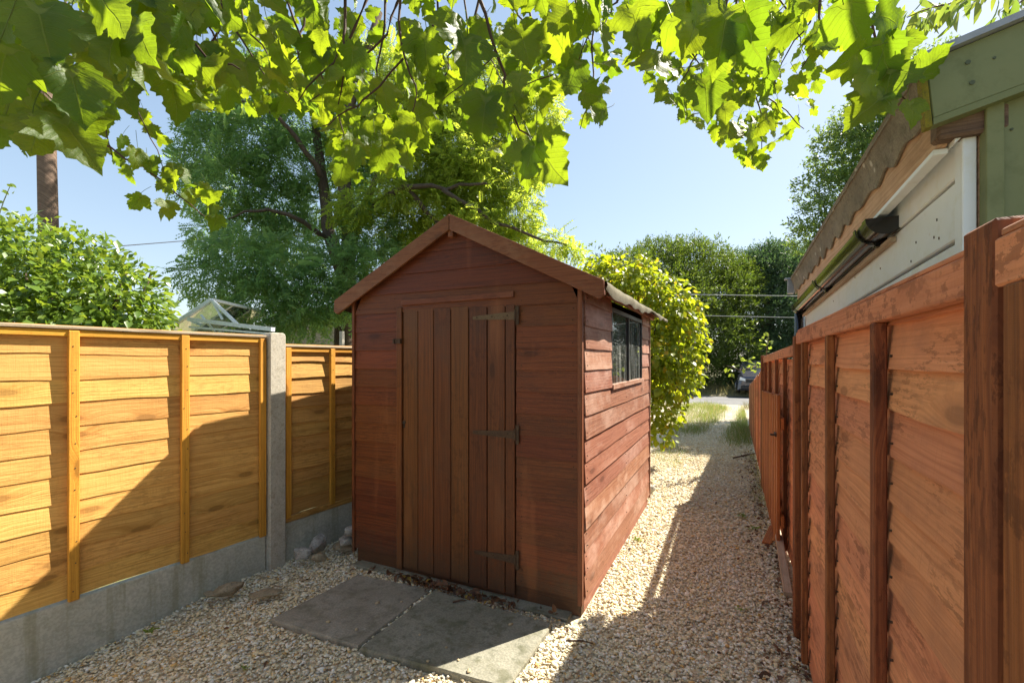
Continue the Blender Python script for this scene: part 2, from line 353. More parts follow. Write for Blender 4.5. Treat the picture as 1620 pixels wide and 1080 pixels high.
M_['slab'] = mottled('weathered_paving_concrete', ((0.285, 0.26, 0.205), (0.37, 0.34, 0.275), (0.20, 0.185, 0.145)), 3.0, rough=0.93, bump=0.9, bdist=0.005, spots=(14, 0.12, 0.3, (0.44, 0.41, 0.34), 0.5), streak=((0.13, 0.12, 0.075), 0.5))
M_['slab_b'] = mottled('mossy_paving_concrete', ((0.235, 0.225, 0.17), (0.32, 0.305, 0.24), (0.15, 0.15, 0.105)), 3.0, rough=0.93, bump=0.9, bdist=0.005, spots=(14, 0.12, 0.3, (0.40, 0.37, 0.29), 0.5), streak=((0.10, 0.10, 0.05), 0.55))
M_['felt'] = mottled('mineral_roof_felt', ((0.155, 0.135, 0.085), (0.215, 0.19, 0.13), (0.11, 0.095, 0.055)), 6, rough=0.95, bump=0.8, bdist=0.004)
M_['rust_iron'] = mottled('rusted_iron', ((0.075, 0.045, 0.028), (0.11, 0.07, 0.04), (0.05, 0.035, 0.03)), 25, rough=0.7, metallic=0.2)
M_['zinc'] = mottled('dulled_zinc', ((0.14, 0.095, 0.055), (0.18, 0.13, 0.075), (0.10, 0.05, 0.03)), 18, rough=0.6, metallic=0.3)
M_['black_plastic'] = plain('black_gutter_plastic', (0.012, 0.012, 0.013), 0.16, 0, 0.6)
M_['grey_plastic'] = plain('grey_plastic', (0.30, 0.33, 0.38), 0.4)
M_['cable'] = plain('cable_rubber', (0.03, 0.03, 0.035), 0.6)
M_['pale_cable'] = plain('pale_cable', (0.34, 0.36, 0.38), 0.6)
M_['shed_glass'] = glass('dusty_shed_glass', (0.62, 0.68, 0.64), 0.16)
M_['clear_glass'] = glass('greenhouse_glass', (0.80, 0.88, 0.88), 0.08)
M_['rock'] = mottled('grey_limestone', ((0.36, 0.345, 0.31), (0.58, 0.55, 0.50), (0.16, 0.155, 0.145)), 16, rough=0.9, bump=0.9, bdist=0.01)
M_['rock_brown'] = mottled('brown_stone', ((0.32, 0.26, 0.17), (0.45, 0.38, 0.26), (0.17, 0.14, 0.09)), 16, rough=0.9, bump=0.9, bdist=0.01)
M_['bark'] = mottled('furrowed_bark', ((0.105, 0.078, 0.055), (0.165, 0.125, 0.090), (0.060, 0.045, 0.032)), 5, rough=0.95, bump=1.0, bdist=0.03, stretch=(3, 3, 0.7))
M_['twig'] = mottled('red_brown_twig', ((0.085, 0.045, 0.030), (0.12, 0.065, 0.04), (0.06, 0.035, 0.025)), 40, rough=0.7)
M_['green_twig'] = plain('green_twig', (0.13, 0.15, 0.04), 0.6)
M_['maple'] = leaf('maple_leaf_green', (0.050, 0.105, 0.010), (0.030, 0.072, 0.009), (0.50, 0.61, 0.018), 0.47, 0.50, veins=True, island=False)
M_['maple_mass'] = leaf('maple_leaf_mass_green', (0.050, 0.105, 0.010), (0.030, 0.072, 0.009), (0.50, 0.61, 0.018), 0.47, 0.50, veins=True, island=True)
M_['slender'] = leaf('slender_leaf_green', (0.10, 0.16, 0.03), (0.06, 0.12, 0.03), (0.50, 0.58, 0.06), 0.45, 0.4, island=False)
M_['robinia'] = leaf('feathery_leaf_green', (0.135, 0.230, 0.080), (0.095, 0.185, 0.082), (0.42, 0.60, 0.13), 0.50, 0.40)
M_['robinia_sun'] = leaf('feathery_leaf_sunlit', (0.20, 0.24, 0.032), (0.155, 0.215, 0.036), (0.72, 0.78, 0.07), 0.55, 0.45)  # sunlit part of the same crown, its light put into the leaf colour
M_['ivy'] = leaf('glossy_bush_leaf', (0.135, 0.205, 0.026), (0.085, 0.155, 0.022), (0.44, 0.54, 0.04), 0.36, 0.30, spec=0.6)
M_['lime'] = leaf('lime_shrub_leaf', (0.185, 0.215, 0.016), (0.125, 0.175, 0.016), (0.62, 0.64, 0.02), 0.48, 0.42, yellow=((0.42, 0.30, 0.02), 0.06))
M_['yew'] = leaf('yew_needle_green', (0.105, 0.140, 0.022), (0.060, 0.095, 0.018), (0.26, 0.34, 0.025), 0.32, 0.5)
M_['cypress'] = leaf('dark_conifer_green', (0.062, 0.110, 0.050), (0.042, 0.080, 0.042), (0.15, 0.24, 0.06), 0.30, 0.5)
M_['far_leaf'] = leaf('ash_leaf_green', (0.100, 0.155, 0.040), (0.070, 0.120, 0.040), (0.40, 0.50, 0.07), 0.45, 0.4)
M_['apple_leaf'] = leaf('apple_leaf_green', (0.11, 0.17, 0.035), (0.16, 0.20, 0.10), (0.45, 0.55, 0.05), 0.4, 0.35)
M_['grass'] = leaf('lawn_grass', (0.105, 0.150, 0.030), (0.200, 0.190, 0.070), (0.40, 0.46, 0.06), 0.40, 0.5, yellow=((0.36, 0.29, 0.13), 0.22))
M_['dry_grass'] = leaf('dry_verge_grass', (0.24, 0.20, 0.09), (0.16, 0.15, 0.06), (0.36, 0.30, 0.10), 0.35, 0.6)
M_['dead_leaf'] = leaf('dead_leaf_brown', (0.16, 0.075, 0.035), (0.07, 0.035, 0.02), (0.20, 0.09, 0.03), 0.2, 0.6, yellow=((0.40, 0.25, 0.05), 0.05))
M_['car_paint'] = plain('dark_car_paint', (0.075, 0.075, 0.095), 0.12, 0.2, 0.8)
M_['car_trim'] = plain('black_car_trim', (0.012, 0.012, 0.014), 0.5)
M_['plate'] = plain('white_plate', (0.75, 0.75, 0.72), 0.4)
M_['car_glass'] = plain('car_glass', (0.02, 0.025, 0.03), 0.05, 0, 0.8)
M_['stone_wall'] = mottled('rubble_stone', ((0.30, 0.27, 0.22), (0.42, 0.39, 0.33), (0.18, 0.16, 0.13)), 2.5, rough=0.95, bump=0.8, bdist=0.02)

def pebble_mat():
    m, nt, out = mat_new('river_gravel'); q = N(nt)
    g = q('NewGeometry'); rnd = g.outputs['Random Per Island']
    cr = q('ValToRGB', {0: rnd}); e = cr.color_ramp.elements
    cols = [(0, (0.78, 0.68, 0.46)), (0.16, (0.84, 0.77, 0.58)), (0.32, (0.76, 0.63, 0.38)), (0.44, (0.86, 0.81, 0.66)), (0.60, (0.58, 0.55, 0.46)), (0.69, (0.76, 0.63, 0.38)), (0.83, (0.46, 0.35, 0.20)), (0.88, (0.90, 0.87, 0.77)), (0.975, (0.66, 0.40, 0.12))]
    while len(e) < len(cols): e.new(0.5)
    for k, (p, c) in enumerate(cols): e[k].position = p; e[k].color = (*c, 1)
    cr.color_ramp.interpolation = 'CONSTANT'
    n1 = q.noise(g.outputs['Position'], 140, 4, 0.6)
    c = q.mix(q.ramp(n1, 0.3, 0.7, 0.0, 0.35), cr.outputs[0], (0.42, 0.36, 0.26))
    big = q.noise(g.outputs['Position'], 1.3, 4)
    c = q.mix(q.ramp(big, 0.5, 0.75, 0, 0.30), c, (0.34, 0.28, 0.20))
    p = q('BsdfPrincipled', {'Base Color': c, 'Roughness': 0.75, 'Specular IOR Level': 0.3})
    q.link(q.bump(n1, 0.4, 0.002), p.inputs['Normal']); q.link(p.outputs[0], out.inputs[0]); return m
M_['pebble'] = pebble_mat()
def bed_mat():
    m, nt, out = mat_new('gravel_bed_fines'); q = N(nt)
    pos = q('NewGeometry').outputs['Position']
    vo = q('TexVoronoi', {'Vector': pos, 'Scale': 48})
    h = q('SeparateColor', {0: vo.outputs['Color']}).outputs
    c = q.mix(h[0], (0.58, 0.48, 0.32), (0.78, 0.69, 0.50)); c = q.mix(q.math('MULTIPLY', q.ramp(vo.outputs['Distance'], 0.35, 0.75), 0.6), c, (0.16, 0.12, 0.08))
    big = q.noise(pos, 0.9, 5)
    c = q.mix(q.ramp(big, 0.45, 0.7, 0, 0.5), c, (0.30, 0.24, 0.16))
    p = q('BsdfPrincipled', {'Base Color': c, 'Roughness': 0.95})
    q.link(q.bump(vo.outputs['Distance'], -0.8, 0.01), p.inputs['Normal']); q.link(p.outputs[0], out.inputs[0]); return m
M_['bed'] = bed_mat()
M_['soil'] = mottled('dry_soil', ((0.19, 0.16, 0.09), (0.15, 0.16, 0.06), (0.25, 0.21, 0.13)), 1.2, rough=1.0, bump=0.8, bdist=0.03, coord='World')
M_['asphalt'] = mottled('grey_asphalt', ((0.17, 0.17, 0.17), (0.22, 0.215, 0.21), (0.13, 0.13, 0.13)), 1.0, rough=0.95, bump=0.4, coord='World')
M_['dust_track'] = mottled('dusty_track', ((0.42, 0.36, 0.26), (0.50, 0.44, 0.33), (0.32, 0.27, 0.18)), 1.1, rough=1.0, bump=0.8, bdist=0.02, coord='World')

# ------------------------------------------------------------------ setting: ground, gravel bed, road
def ground_z(x, y):
    """the gravel dips a little towards the near left corner"""
    a = np.clip((2.3 - y) / 1.6, 0, 1); b = np.clip((-1.0 - x) / 2.0, 0, 1)
    c = np.clip((-2.3 - x) / 0.8, 0, 1)
    return -0.11 * a * a * (3 - 2 * a) * b - 0.055 * c * c * (3 - 2 * c)
g = 600
obj('ground', new_mesh('ground', [(-g, -g, -0.40), (g, -g, -0.40), (g, g, -0.40), (-g, g, -0.40)], [(0, 1, 2, 3)], M_['soil']))['kind'] = 'structure'
def sheet(name, x0, x1, y0, y1, nx, ny, zf, mat):
    xs = np.linspace(x0, x1, nx); ys = np.linspace(y0, y1, ny); X, Y = np.meshgrid(xs, ys)
    Z = zf(X, Y); co = np.stack([X, Y, Z], 2).reshape(-1, 3)
    i = np.arange(ny - 1)[:, None] * nx + np.arange(nx - 1)[None]; i = i.ravel()
    f = np.stack([i, i + 1, i + nx + 1, i + nx], 1)
    o = obj(name, fast_mesh(name, co, f, mat, True)); o['kind'] = 'structure'; return o
def noise2(X, Y, a=1.0):
    return (np.sin(X * 2.1 * a + 1.3) * np.cos(Y * 1.7 * a) + 0.5 * np.sin(X * 5.3 * a + Y * 3.1 * a) + 0.3 * np.sin(X * 11 * a - Y * 9 * a)) / 1.8
sheet('gravel_bed', -3.6, 1.1, -1.5, 12.2, 60, 130, lambda X, Y: ground_z(X, Y) + 0.006 * noise2(X, Y, 1.5) - 0.007, M_['bed'])
sheet('garden_ground', -30, -3.45, -6, 17.0, 20, 20, lambda X, Y: X * 0 - 0.26, M_['soil'])
sheet('plot_ground', 0.40, 30, -6, 17.0, 20, 20, lambda X, Y: X * 0 - 0.05, M_['soil'])
sheet('track', -3.0, 0.9, 11.6, 17.3, 30, 60, lambda X, Y: 0.012 * noise2(X, Y) - 0.008, M_['dust_track'])
sheet('road', -60, 60, 17.0, 21.2, 40, 6, lambda X, Y: X * 0 - 0.02, M_['asphalt'])
sheet('verge', -60, 60, 21.2, 34.0, 60, 20, lambda X, Y: 0.10 + 0.05 * noise2(X, Y) + np.clip(Y - 21.2, 0, 1) * 0.25 - 0.1, M_['soil'])

# ------------------------------------------------------------------ timber shed
UL, UR, VF, VB = -2.558, -0.792, 2.598, 4.94
UM = (UL + UR) / 2; EAVE = 1.945; PITCH = 0.497
shed = thing('timber_shed', (UM, (VF + VB) / 2, 0), 'red-brown timber shed with a felt roof and plank door on the gravel', 'shed')
FW = Matrix.Translation((0, VF, 0))                                   # front: local x = world x, -y outwards
SW = frame((UR, VF, 0), (0, 1, 0))                                    # side seen from the path: x runs back, -y outwards
LW = frame((UL, VB, 0), (0, -1, 0)); BW = frame((UR, VB, 0), (-1, 0, 0))
DX0, DX1 = UL + 0.335, UL + 1.215                                     # door opening
def ux(px, py=None, v=VF):                                            # pixel column on a plane of constant v -> u
    X = (px - 810) / FPX; Z = v / (sn * X + cs); return (cs * X - sn) * Z
DX0, DX1 = ux(640), ux(817.5)
DTOP = 1.865
rows = 15; step = 0.1335; z0 = 0.105
roof_z = lambda x: EAVE + 0.045 + PITCH * ((UR - UM) - abs(x - UM))    # underside of the roof along the front
sd = 0
for i in range(rows + 5):
    zb = z0 + i * step; zt = zb + step + 0.012
    segs = [(UL + 0.018, DX0 - 0.055), (DX1 + 0.004, UR - 0.014)] if zt < DTOP + 0.075 else [(UL + 0.018, UR - 0.014)]
    for a, b in segs:
        ab, bb, at_, bt = a, b, a, b
        if zt > EAVE - 0.02:                                          # cut to the roof slope
            def lim(z): return max(0.0, (UR - UM) - max(0.0, (z - EAVE - 0.0)) / PITCH)
            if lim(zb) < 0.06: continue
            ab, bb = max(a, UM - lim(zb)), min(b, UM + lim(zb)); at_, bt = max(a, UM - lim(zt)), min(b, UM + lim(zt))
            if ab >= bb: continue
        sd += 1
        lap('board', ab, bb, at_, bt, zb, zt, FW @ Matrix.Translation((0, random.uniform(-.0015, .0015), 0)), M_['shed_front'], shed, yb=-0.0165 - 0.0015 * random.random(), yt=-0.009, back=0.0, wave=0.0016, seed=sd, n=6)
# side towards the path, with the window opening
WX0, WX1, WZ0, WZ1 = 3.28 - VF, 4.50 - VF, 1.312, 1.86
DEP = VB - VF
for i in range(14):
    zb = z0 + i * step; zt = min(zb + step + 0.012, EAVE + 0.06)
    if zb > EAVE: break
    segs = [(0.016, DEP - 0.01)] if zt < WZ0 + .03 or zb > WZ1 else [(0.016, WX0 - 0.012), (WX1 + 0.012, DEP - 0.01)]
    for a, b in segs:
        sd += 1
        lap('board', a, b, a, b, zb + random.uniform(-.004, .004), zt, SW @ Matrix.Translation((0, random.uniform(-.003, .003), 0)), M_['shed_side'], shed, yb=-0.0175 - 0.002 * random.random(), yt=-0.008, wave=0.003, seed=sd, n=14)
for Mx, ln, mt in ((LW, DEP, M_['shed_front']), (BW, UR - UL, M_['shed_front'])):
    for i in range(15 if Mx is LW else 19):
        zb = z0 + i * step; zt = zb + step + 0.012
        if Mx is LW and zb > EAVE: break
        a, b, c, d = 0.01, ln - 0.01, 0.01, ln - 0.01
        if Mx is BW and zt > EAVE:
            w = ln / 2; q1 = max(0, (zb - EAVE) / PITCH); q2 = max(0, (zt - EAVE) / PITCH)
            if q1 > w - .06: continue
            a, b, c, d = max(a, q1), min(b, ln - q1), min(w, max(c, q2)), max(w, min(d, ln - q2))
        sd += 1
        lap('board', a, b, c, d, zb, zt, Mx, mt, shed, seed=sd, n=2)
# inside faces keep the shed dark, floor and bearers under it
MB().box((UM, (VF + VB) / 2, 0.115), (UR - UL - 0.02, DEP - 0.02, 0.02)).build('floor', M_['shed_door'], shed)
for v in (VF + 0.03, (VF + VB) / 2, VB - 0.04):
    beam('bearer', (UL + 0.02, v, 0.047), (UR - 0.006, v, 0.047), 0.05, 0.105, M_['shed_front'], shed)
beam('bearer', (UR - 0.02, VF + .05, 0.047), (UR - 0.02, VB, 0.047), 0.03, 0.105, M_['shed_side'], shed)
# frame round the opening, corner strips
beam('corner_strip', (UL + 0.006, VF - 0.012, 0.075), (UL + 0.006, VF - 0.012, EAVE + 0.01), 0.024, 0.03, M_['shed_front'], shed, out=(0, 1, 0))
beam('corner_strip', (UR - 0.004, VF - 0.016, 0.075), (UR - 0.004, VF - 0.016, EAVE + 0.01), 0.028, 0.034, M_['shed_trim'], shed, out=(0, 1, 0))
beam('corner_strip', (UR + 0.012, VB - 0.012, 0.075), (UR + 0.012, VB - 0.012, EAVE + 0.02), 0.024, 0.028, M_['shed_side'], shed, out=(0, 1, 0))
beam('door_post', (DX0 - 0.030, VF - 0.011, 0.03), (DX0 - 0.030, VF - 0.011, DTOP + 0.01), 0.046, 0.030, M_['shed_front'], shed, out=(0, 1, 0))
beam('door_head', (DX0 - 0.010, VF - 0.012, DTOP + 0.040), (DX1 - 0.01, VF - 0.012, DTOP + 0.048), 0.040, 0.034, M_['shed_trim'], shed, out=(0, 1, 0))
door = MB().box(((DX0 + DX1) / 2, VF + 0.012, 0.95), (DX1 - DX0 - 0.01, 0.012, 1.66)).build('door', M_['shed_door'], shed)
seams = [640, 663.5, 688.6, 715.7, 743.8, 772.8, 801.3, 817.2]; seams = [ux(p) for p in seams]
for a, b in zip(seams[:-1], seams[1:]):
    dz = random.uniform(-.006, .006); yo = random.uniform(-.0025, .0025)
    M = frame(((a + b) / 2, VF - 0.010 + yo, 0.045 + dz), (0, 0, 1), (0, -1, 0))
    MB().box(((DTOP - 0.06) / 2, 0, 0), (DTOP - 0.052, b - a - 0.006, 0.018)).build('plank', M_['shed_door'], door, M, bevel=0.003)
for px, zz, ln, mt in ((753, 1.775, 0.30, 'zinc'), (753, 1.035, 0.30, 'rust_iron'), (753, 0.26, 0.29, 'rust_iron')):
    x1 = DX1 - 0.004; x0 = x1 - ln
    h = MB().prism([(x0, zz - 0.009), (x0 + 0.02, zz - 0.012), (x1, zz - 0.022), (x1, zz + 0.030), (x0 + 0.02, zz + 0.012), (x0, zz + 0.009)], VF - 0.025, VF - 0.021).build('hinge', M_[mt], door)
    pl = MB().box((DX1 + 0.016, VF - 0.027, zz + 0.005), (0.022, 0.006, 0.115))
    pl.tube([(DX1 + 0.003, VF - 0.030, zz - 0.03), (DX1 + 0.003, VF - 0.030, zz + 0.04)], 0.007, 8)
    for k in range(3): pl.tube([(x0 + 0.03 + k * 0.11, VF - 0.0285, zz + 0.001 + k * .002), (x0 + 0.03 + k * 0.11, VF - 0.0245, zz + 0.001 + k * .002)], 0.005, 8)
    pl.build('hinge_plate', M_['rust_iron'], door)
lt = MB().box((DX0 - 0.040, VF - 0.030, 1.635), (0.055, 0.012, 0.032)); lt.box((DX0 - 0.065, VF - 0.034, 1.635), (0.012, 0.02, 0.034)); lt.box((DX0 - 0.012, VF - 0.034, 1.635), (0.012, 0.02, 0.034))
lt.build('latch', M_['rust_iron'], door)
MB().tube([(DX0 + 0.012, VF - 0.021, 1.065), (DX0 + 0.012, VF - 0.0175, 1.065)], 0.013, 10).box((DX0 + 0.012, VF - 0.0195, 1.042), (0.008, 0.003, 0.03)).build('keyhole', M_['car_trim'], door)
# window
win = MB()
for (x, z, dx, dz) in ((WX0 + 0.006, (WZ0 + WZ1) / 2, 0.022, WZ1 - WZ0), (WX1 - 0.006, (WZ0 + WZ1) / 2, 0.022, WZ1 - WZ0), ((WX0 + WX1) / 2, (WZ0 + WZ1) / 2, 0.022, WZ1 - WZ0)):
    win.box((x, 0.0, z), (dx, 0.03, dz))
win.box(((WX0 + WX1) / 2, 0.0, WZ1 + 0.01), (WX1 - WX0 + 0.02, 0.03, 0.03))
window = win.build('window', M_['car_trim'], shed, SW)
mid = (WX0 + WX1) / 2
for a, b in ((WX0 + 0.017, mid - 0.011), (mid + 0.011, WX1 - 0.017)):
    MB().box(((a + b) / 2, 0.0, (WZ0 + WZ1) / 2), (b - a, 0.004, WZ1 - WZ0)).build('pane', M_['shed_glass'], window, SW)
MB().prism([(WX0 - 0.01, WZ0 - 0.02), (WX1 + 0.012, WZ0 - 0.012), (WX1 + 0.012, WZ0 + 0.018), (WX0 - 0.01, WZ0 + 0.014)], -0.030, 0.02).build('sill', M_['shed_side'], window, SW)
# roof: two felted slopes, ragged felt edge over the eaves, barge boards
RY0, RY1 = VF - 0.045, VB + 0.28; HALF = 1.015; RTOP = 2.455
for sgn, nm in ((1, 'roof_slope'), (-1, 'roof_slope')):
    P = [(UM, RTOP), (UM + sgn * HALF, RTOP - HALF * PITCH), (UM + sgn * HALF, RTOP - HALF * PITCH - 0.022), (UM, RTOP - 0.022)]
    MB().prism(P, RY0 + 0.02, RY1).build(nm, M_['shed_trim'], shed)
    nx, ny = 18, 60; vs = []; fs = []
    for j in range(ny + 1):
        y = RY0 + 0.004 + (RY1 - RY0 + 0.02) * j / ny
        for i in range(nx + 1):
            k = i / nx
            rip = 0.004 * math.sin(y * 9 + i) * k + 0.003 * math.sin(y * 23 + 1.7)
            if k < 0.84:
                d = k / 0.84 * (HALF + 0.012); x = UM + sgn * d; z = RTOP - d * PITCH + 0.006 + rip * 0.6
            else:                                                     # rolled over the eave
                a = (k - 0.84) / 0.16; drop = 0.055 + 0.022 * math.sin(y * 2.3 + 0.6) + 0.012 * math.sin(y * 7.1) + 0.006 * math.sin(y * 19)
                d = HALF + 0.012 + 0.020 * math.sin(min(1, a * 1.6) * math.pi / 2) - 0.03 * max(0, a - 0.6); x = UM + sgn * d
                z = RTOP - (HALF + 0.012) * PITCH + 0.006 - drop * a ** 1.3 + rip
            vs.append((x, y, z))
    for j in range(ny):
        for i in range(nx):
            a = j * (nx + 1) + i; fs.append((a, a + 1, a + nx + 2, a + nx + 1))
    obj('roof_felt', new_mesh('roof_felt', vs, fs, M_['felt'], True), shed)
    e0 = Vector((UM + sgn * 0.002, RY0 - 0.012, RTOP - 0.045)); e1 = Vector((UM + sgn * (HALF + 0.012), RY0 - 0.012, RTOP - 0.045 - (HALF + .012) * PITCH))
    sl = PITCH; w = 0.052
    MB().prism([(e0.x, e0.z + w), (e1.x, e1.z + w), (e1.x + sgn * 0.006, e1.z - w + .02), (e1.x - sgn * 0.03, e1.z - w), (e0.x, e0.z - w)] if sgn > 0 else [(e0.x, e0.z - w), (e1.x - sgn * 0.03, e1.z - w), (e1.x + sgn * 0.006, e1.z - w + .02), (e1.x, e1.z + w), (e0.x, e0.z + w)], 0, 0.02).build('barge_board', M_['shed_trim'], shed, Matrix.Translation((0, RY0 - 0.02, 0)), bevel=0.002)
beam('ridge_block', (UM, RY0 - 0.005, RTOP - 0.115), (UM, RY0 + 0.06, RTOP - 0.115), 0.04, 0.05, M_['shed_trim'], shed)
beam('eaves_rail', (UR + 0.02, VF + .02, EAVE + 0.015), (UR + 0.02, VB + .2, EAVE + 0.015), 0.035, 0.05, M_['shed_side'], shed)
nb_ = MB()
for i in range(14):
    z = z0 + i * step + 0.03
    for x in (0.05, DEP * .5, DEP - .05):
        if i >= 9 and WX0 - .02 < x < WX1 + .02: continue
        for d in (0, .07): nb_.tube([SW @ Vector((x + random.uniform(-.008, .008), -0.0205 + d * .12, z + d)), SW @ Vector((x, -0.012, z + d))], 0.0032, 6)
    for x in (UL + .06, DX0 - .08, DX1 + .04, UR - .05):
        for d in (0, .07): nb_.tube([FW @ Vector((x + random.uniform(-.006, .006), -0.0190 + d * .1, z + d)), FW @ Vector((x, -0.010, z + d))], 0.0030, 6)
nb_.build('nail', M_['rust_iron'], shed)['kind'] = 'stuff'
# nest of straw and cobweb under the near corner of the eave
nst = MB()
for k in range(160):
    p = Vector((UR + 0.055 + random.gauss(0, .02), VF + 0.16 + random.gauss(0, .09), EAVE + 0.0 + random.gauss(0, .022)))
    d = Vector(unit(1)[0]) * random.uniform(.02, .06); nst.tube([p - d, p + d * .2 + Vector((0, 0, -.01)), p + d], 0.0013, 3, False)
tag(nst.build('straw_nest', M_['dry_grass']), 'ragged brown straw nest tucked under the shed eave above the window', 'nest')

# ------------------------------------------------------------------ left fence
A5 = R(5.06); T5 = Vector((math.sin(A5), math.cos(A5), 0)); N5 = Vector((math.cos(A5), -math.sin(A5), 0)); KF = 1.040; P5 = Vector((-3.035, 2.202, 0)) * KF
def kz(z): return EYE + (z - EYE) * KF
def LF(s, out=0.0, z=None): return P5 + T5 * s * KF + N5 * out + Vector((0, 0, kz(z) if z is not None else 0))
def left_panel(s0, s1, zb, zt, n, wood_m, battens, label, wave, seed, thick=-0.0078, group=None):
    t = thing('lap_fence', LF((s0 + s1) / 2), label, 'fence panel', group)
    M = frame(LF(s0, 0), T5); L = (s1 - s0) * KF; st = (kz(zt) - kz(zb)) / n; r = random.Random(seed)
    for i in range(n):
        b = kz(zb) + i * st + r.uniform(-.006, .006)
        lap('board', 0.004, L - 0.004, 0.004, L - 0.004, b, b + st + 0.022, M, wood_m, t, yb=thick - r.random() * .002, yt=-0.003, back=0.002, wave=wave, seed=seed * 50 + i, n=22)
    nb = MB()
    for i in range(n):
        for b in battens[1:-1] if len(battens) > 2 else battens:
            p = LF(s0 + b + r.uniform(-.012, .012), 0.0425, 0) ; z = kz(zb) + i * st + .05 + r.uniform(-.01, .01); p.z = z
            nb.tube([p, p + N5 * .0022], .0035, 6)
    nb.build('nail', M_['rust_iron'], t)['kind'] = 'stuff'
    for b in battens:
        beam('batten', LF(s0 + b, 0.031, zb - 0.012), LF(s0 + b, 0.031, zt - 0.005), 0.046, 0.024, M_['left_batten'], t, out=N5)
        beam('batten', LF(s0 + b, -0.018, zb), LF(s0 + b, -0.018, zt - 0.005), 0.046, 0.02, M_['left_batten'], t, out=N5)
    beam('top_rail', LF(s0 + .004, 0.020, zt - 0.018), LF(s1 - .004, 0.020, zt - 0.018), 0.036, 0.026, M_['left_batten'], t, out=N5)
    beam('cap', LF(s0 + .002, 0.010, zt + 0.010), LF(s1 - .002, 0.010, zt + 0.010), 0.066, 0.018, M_['cap_wood'], t)
    return t
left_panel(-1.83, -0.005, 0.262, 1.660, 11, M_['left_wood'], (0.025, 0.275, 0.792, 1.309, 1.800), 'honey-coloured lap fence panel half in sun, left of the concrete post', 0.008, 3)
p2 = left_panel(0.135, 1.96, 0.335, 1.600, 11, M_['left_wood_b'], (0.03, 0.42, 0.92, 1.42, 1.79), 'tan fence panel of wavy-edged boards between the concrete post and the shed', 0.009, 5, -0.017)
beam('bottom_rail', LF(0.139, 0.018, 0.312), LF(1.955, 0.018, 0.312), 0.046, 0.03, M_['left_wood_b'], p2, out=N5)
left_panel(-3.77, -1.965, 0.262, 1.660, 11, M_['left_wood'], (0.025, 0.5, 1.0, 1.5, 1.78), 'honey-coloured lap fence panel beyond the left edge of view', 0.0035, 8)
left_panel(2.09, 3.92, 0.335, 1.560, 11, M_['left_wood_b'], (0.03, 0.5, 1.0, 1.5, 1.8), 'tan fence panel hidden along the blind side of the shed', 0.009, 9)
def conc_post(s, label, top=1.70):
    t = 0.13
    o = MB(); zt = kz(top)
    o.prism([(0.004, -0.3), (t, -0.3), (t, zt - 0.018), (t - 0.016, zt), (0.02, zt), (0.004, zt - 0.018)], -0.068, 0.03)
    return tag(o.build('concrete_post', M_['post_concrete'], None, frame(LF(s), T5), bevel=0.006), label, 'fence post')
conc_post(0.0, 'tall grey concrete post between the two sunlit fence panels')
conc_post(-1.96, 'grey concrete post left of the honey-coloured panel, out of view')
conc_post(1.965, 'grey concrete post behind the left wall of the shed', 1.64)
def gravel_board(s0, s1, zb, zt, label):
    n = 30; vs = []; fs = []; r = random.Random(int(s0 * 100))
    o = MB().box(((s1 - s0) * KF / 2, 0.0, (zb - .1 + kz(zt)) / 2), ((s1 - s0) * KF - 0.006, 0.05, kz(zt) - zb + .1))
    return tag(o.build('gravel_board', M_['concrete'], None, frame(LF(s0), T5), bevel=0.004), label, 'gravel board')
gravel_board(-1.83, 0.0, -0.19, 0.250, 'long stained concrete gravel board under the honey-coloured panel')
gravel_board(0.13, 1.96, -0.12, 0.288, 'shaded concrete gravel board behind the rocks beside the shed')
gravel_board(-3.77, -1.965, -0.19, 0.250, 'concrete gravel board out of view at the left')
gravel_board(2.09, 3.92, -0.12, 0.288, 'concrete gravel board hidden behind the shed')

# ------------------------------------------------------------------ right fence (in shade)
UF = 0.333
def right_panel(v0, v1, u0, u1, zt0, zt1, zb, n, battens, label, wave, seed, rail=0.062, rail_cap=True):
    a = Vector((u0, v0, 0)); b = Vector((u1, v1, 0)); t = thing('lap_fence', (a + b) / 2, label, 'fence panel')
    d = (b - a); L = d.length; d.normalize()
    M = frame(b, -d)                                                  # local x runs towards the camera, -y faces the path
    nrm = Vector((-d.y, d.x, 0))
    slope = (zt0 - zt1) / L; r = random.Random(seed); st = (min(zt0, zt1) - rail - zb) / n
    for i in range(n + 1):
        z_ = zb + i * st + r.uniform(-.006, .006)
        tp = z_ + st + 0.02 if i < n else z_ + rail * 0.6
        lap('board', 0.004, L - 0.004, 0.004, L - 0.004, z_, tp, M, M_['right_wood'], t, yb=-0.0155 - r.random() * .003, yt=-0.003, back=0.002, wave=wave, seed=seed * 60 + i, n=26)
    nb = MB()
    for i in range(n):
        for q_ in list(battens) + [.05, L - .05]:
            p = a + d * (q_ + r.uniform(-.035, -.03) if q_ not in (.05, L - .05) else q_) + nrm * .0165 + Vector((0, 0, zb + i * st + .035 + r.uniform(-.01, .01)))
            nb.tube([p - nrm * .004, p + nrm * .002], .0032, 6)
    nb.build('nail', M_['rust_iron'], t)['kind'] = 'stuff'
    for q_ in battens:
        p = a + d * q_
        zz = zt0 + (zt1 - zt0) * q_ / L - rail
        beam('batten', p + nrm * 0.032 + Vector((0, 0, 0.02)), p + nrm * 0.032 + Vector((0, 0, zz)), 0.040, 0.026, M_['right_post'], t, out=nrm)
    beam('top_rail', a + nrm * 0.030 + Vector((0, 0, zt0 - rail / 2)), b + nrm * 0.030 + Vector((0, 0, zt1 - rail / 2)), rail, 0.026, M_['right_wood'], t, out=nrm)
    beam('cap', a + nrm * 0.012 + Vector((0, 0, zt0 + 0.007)), b + nrm * 0.012 + Vector((0, 0, zt1 + 0.007)), 0.050, 0.012, M_['right_wood'], t)
    return t
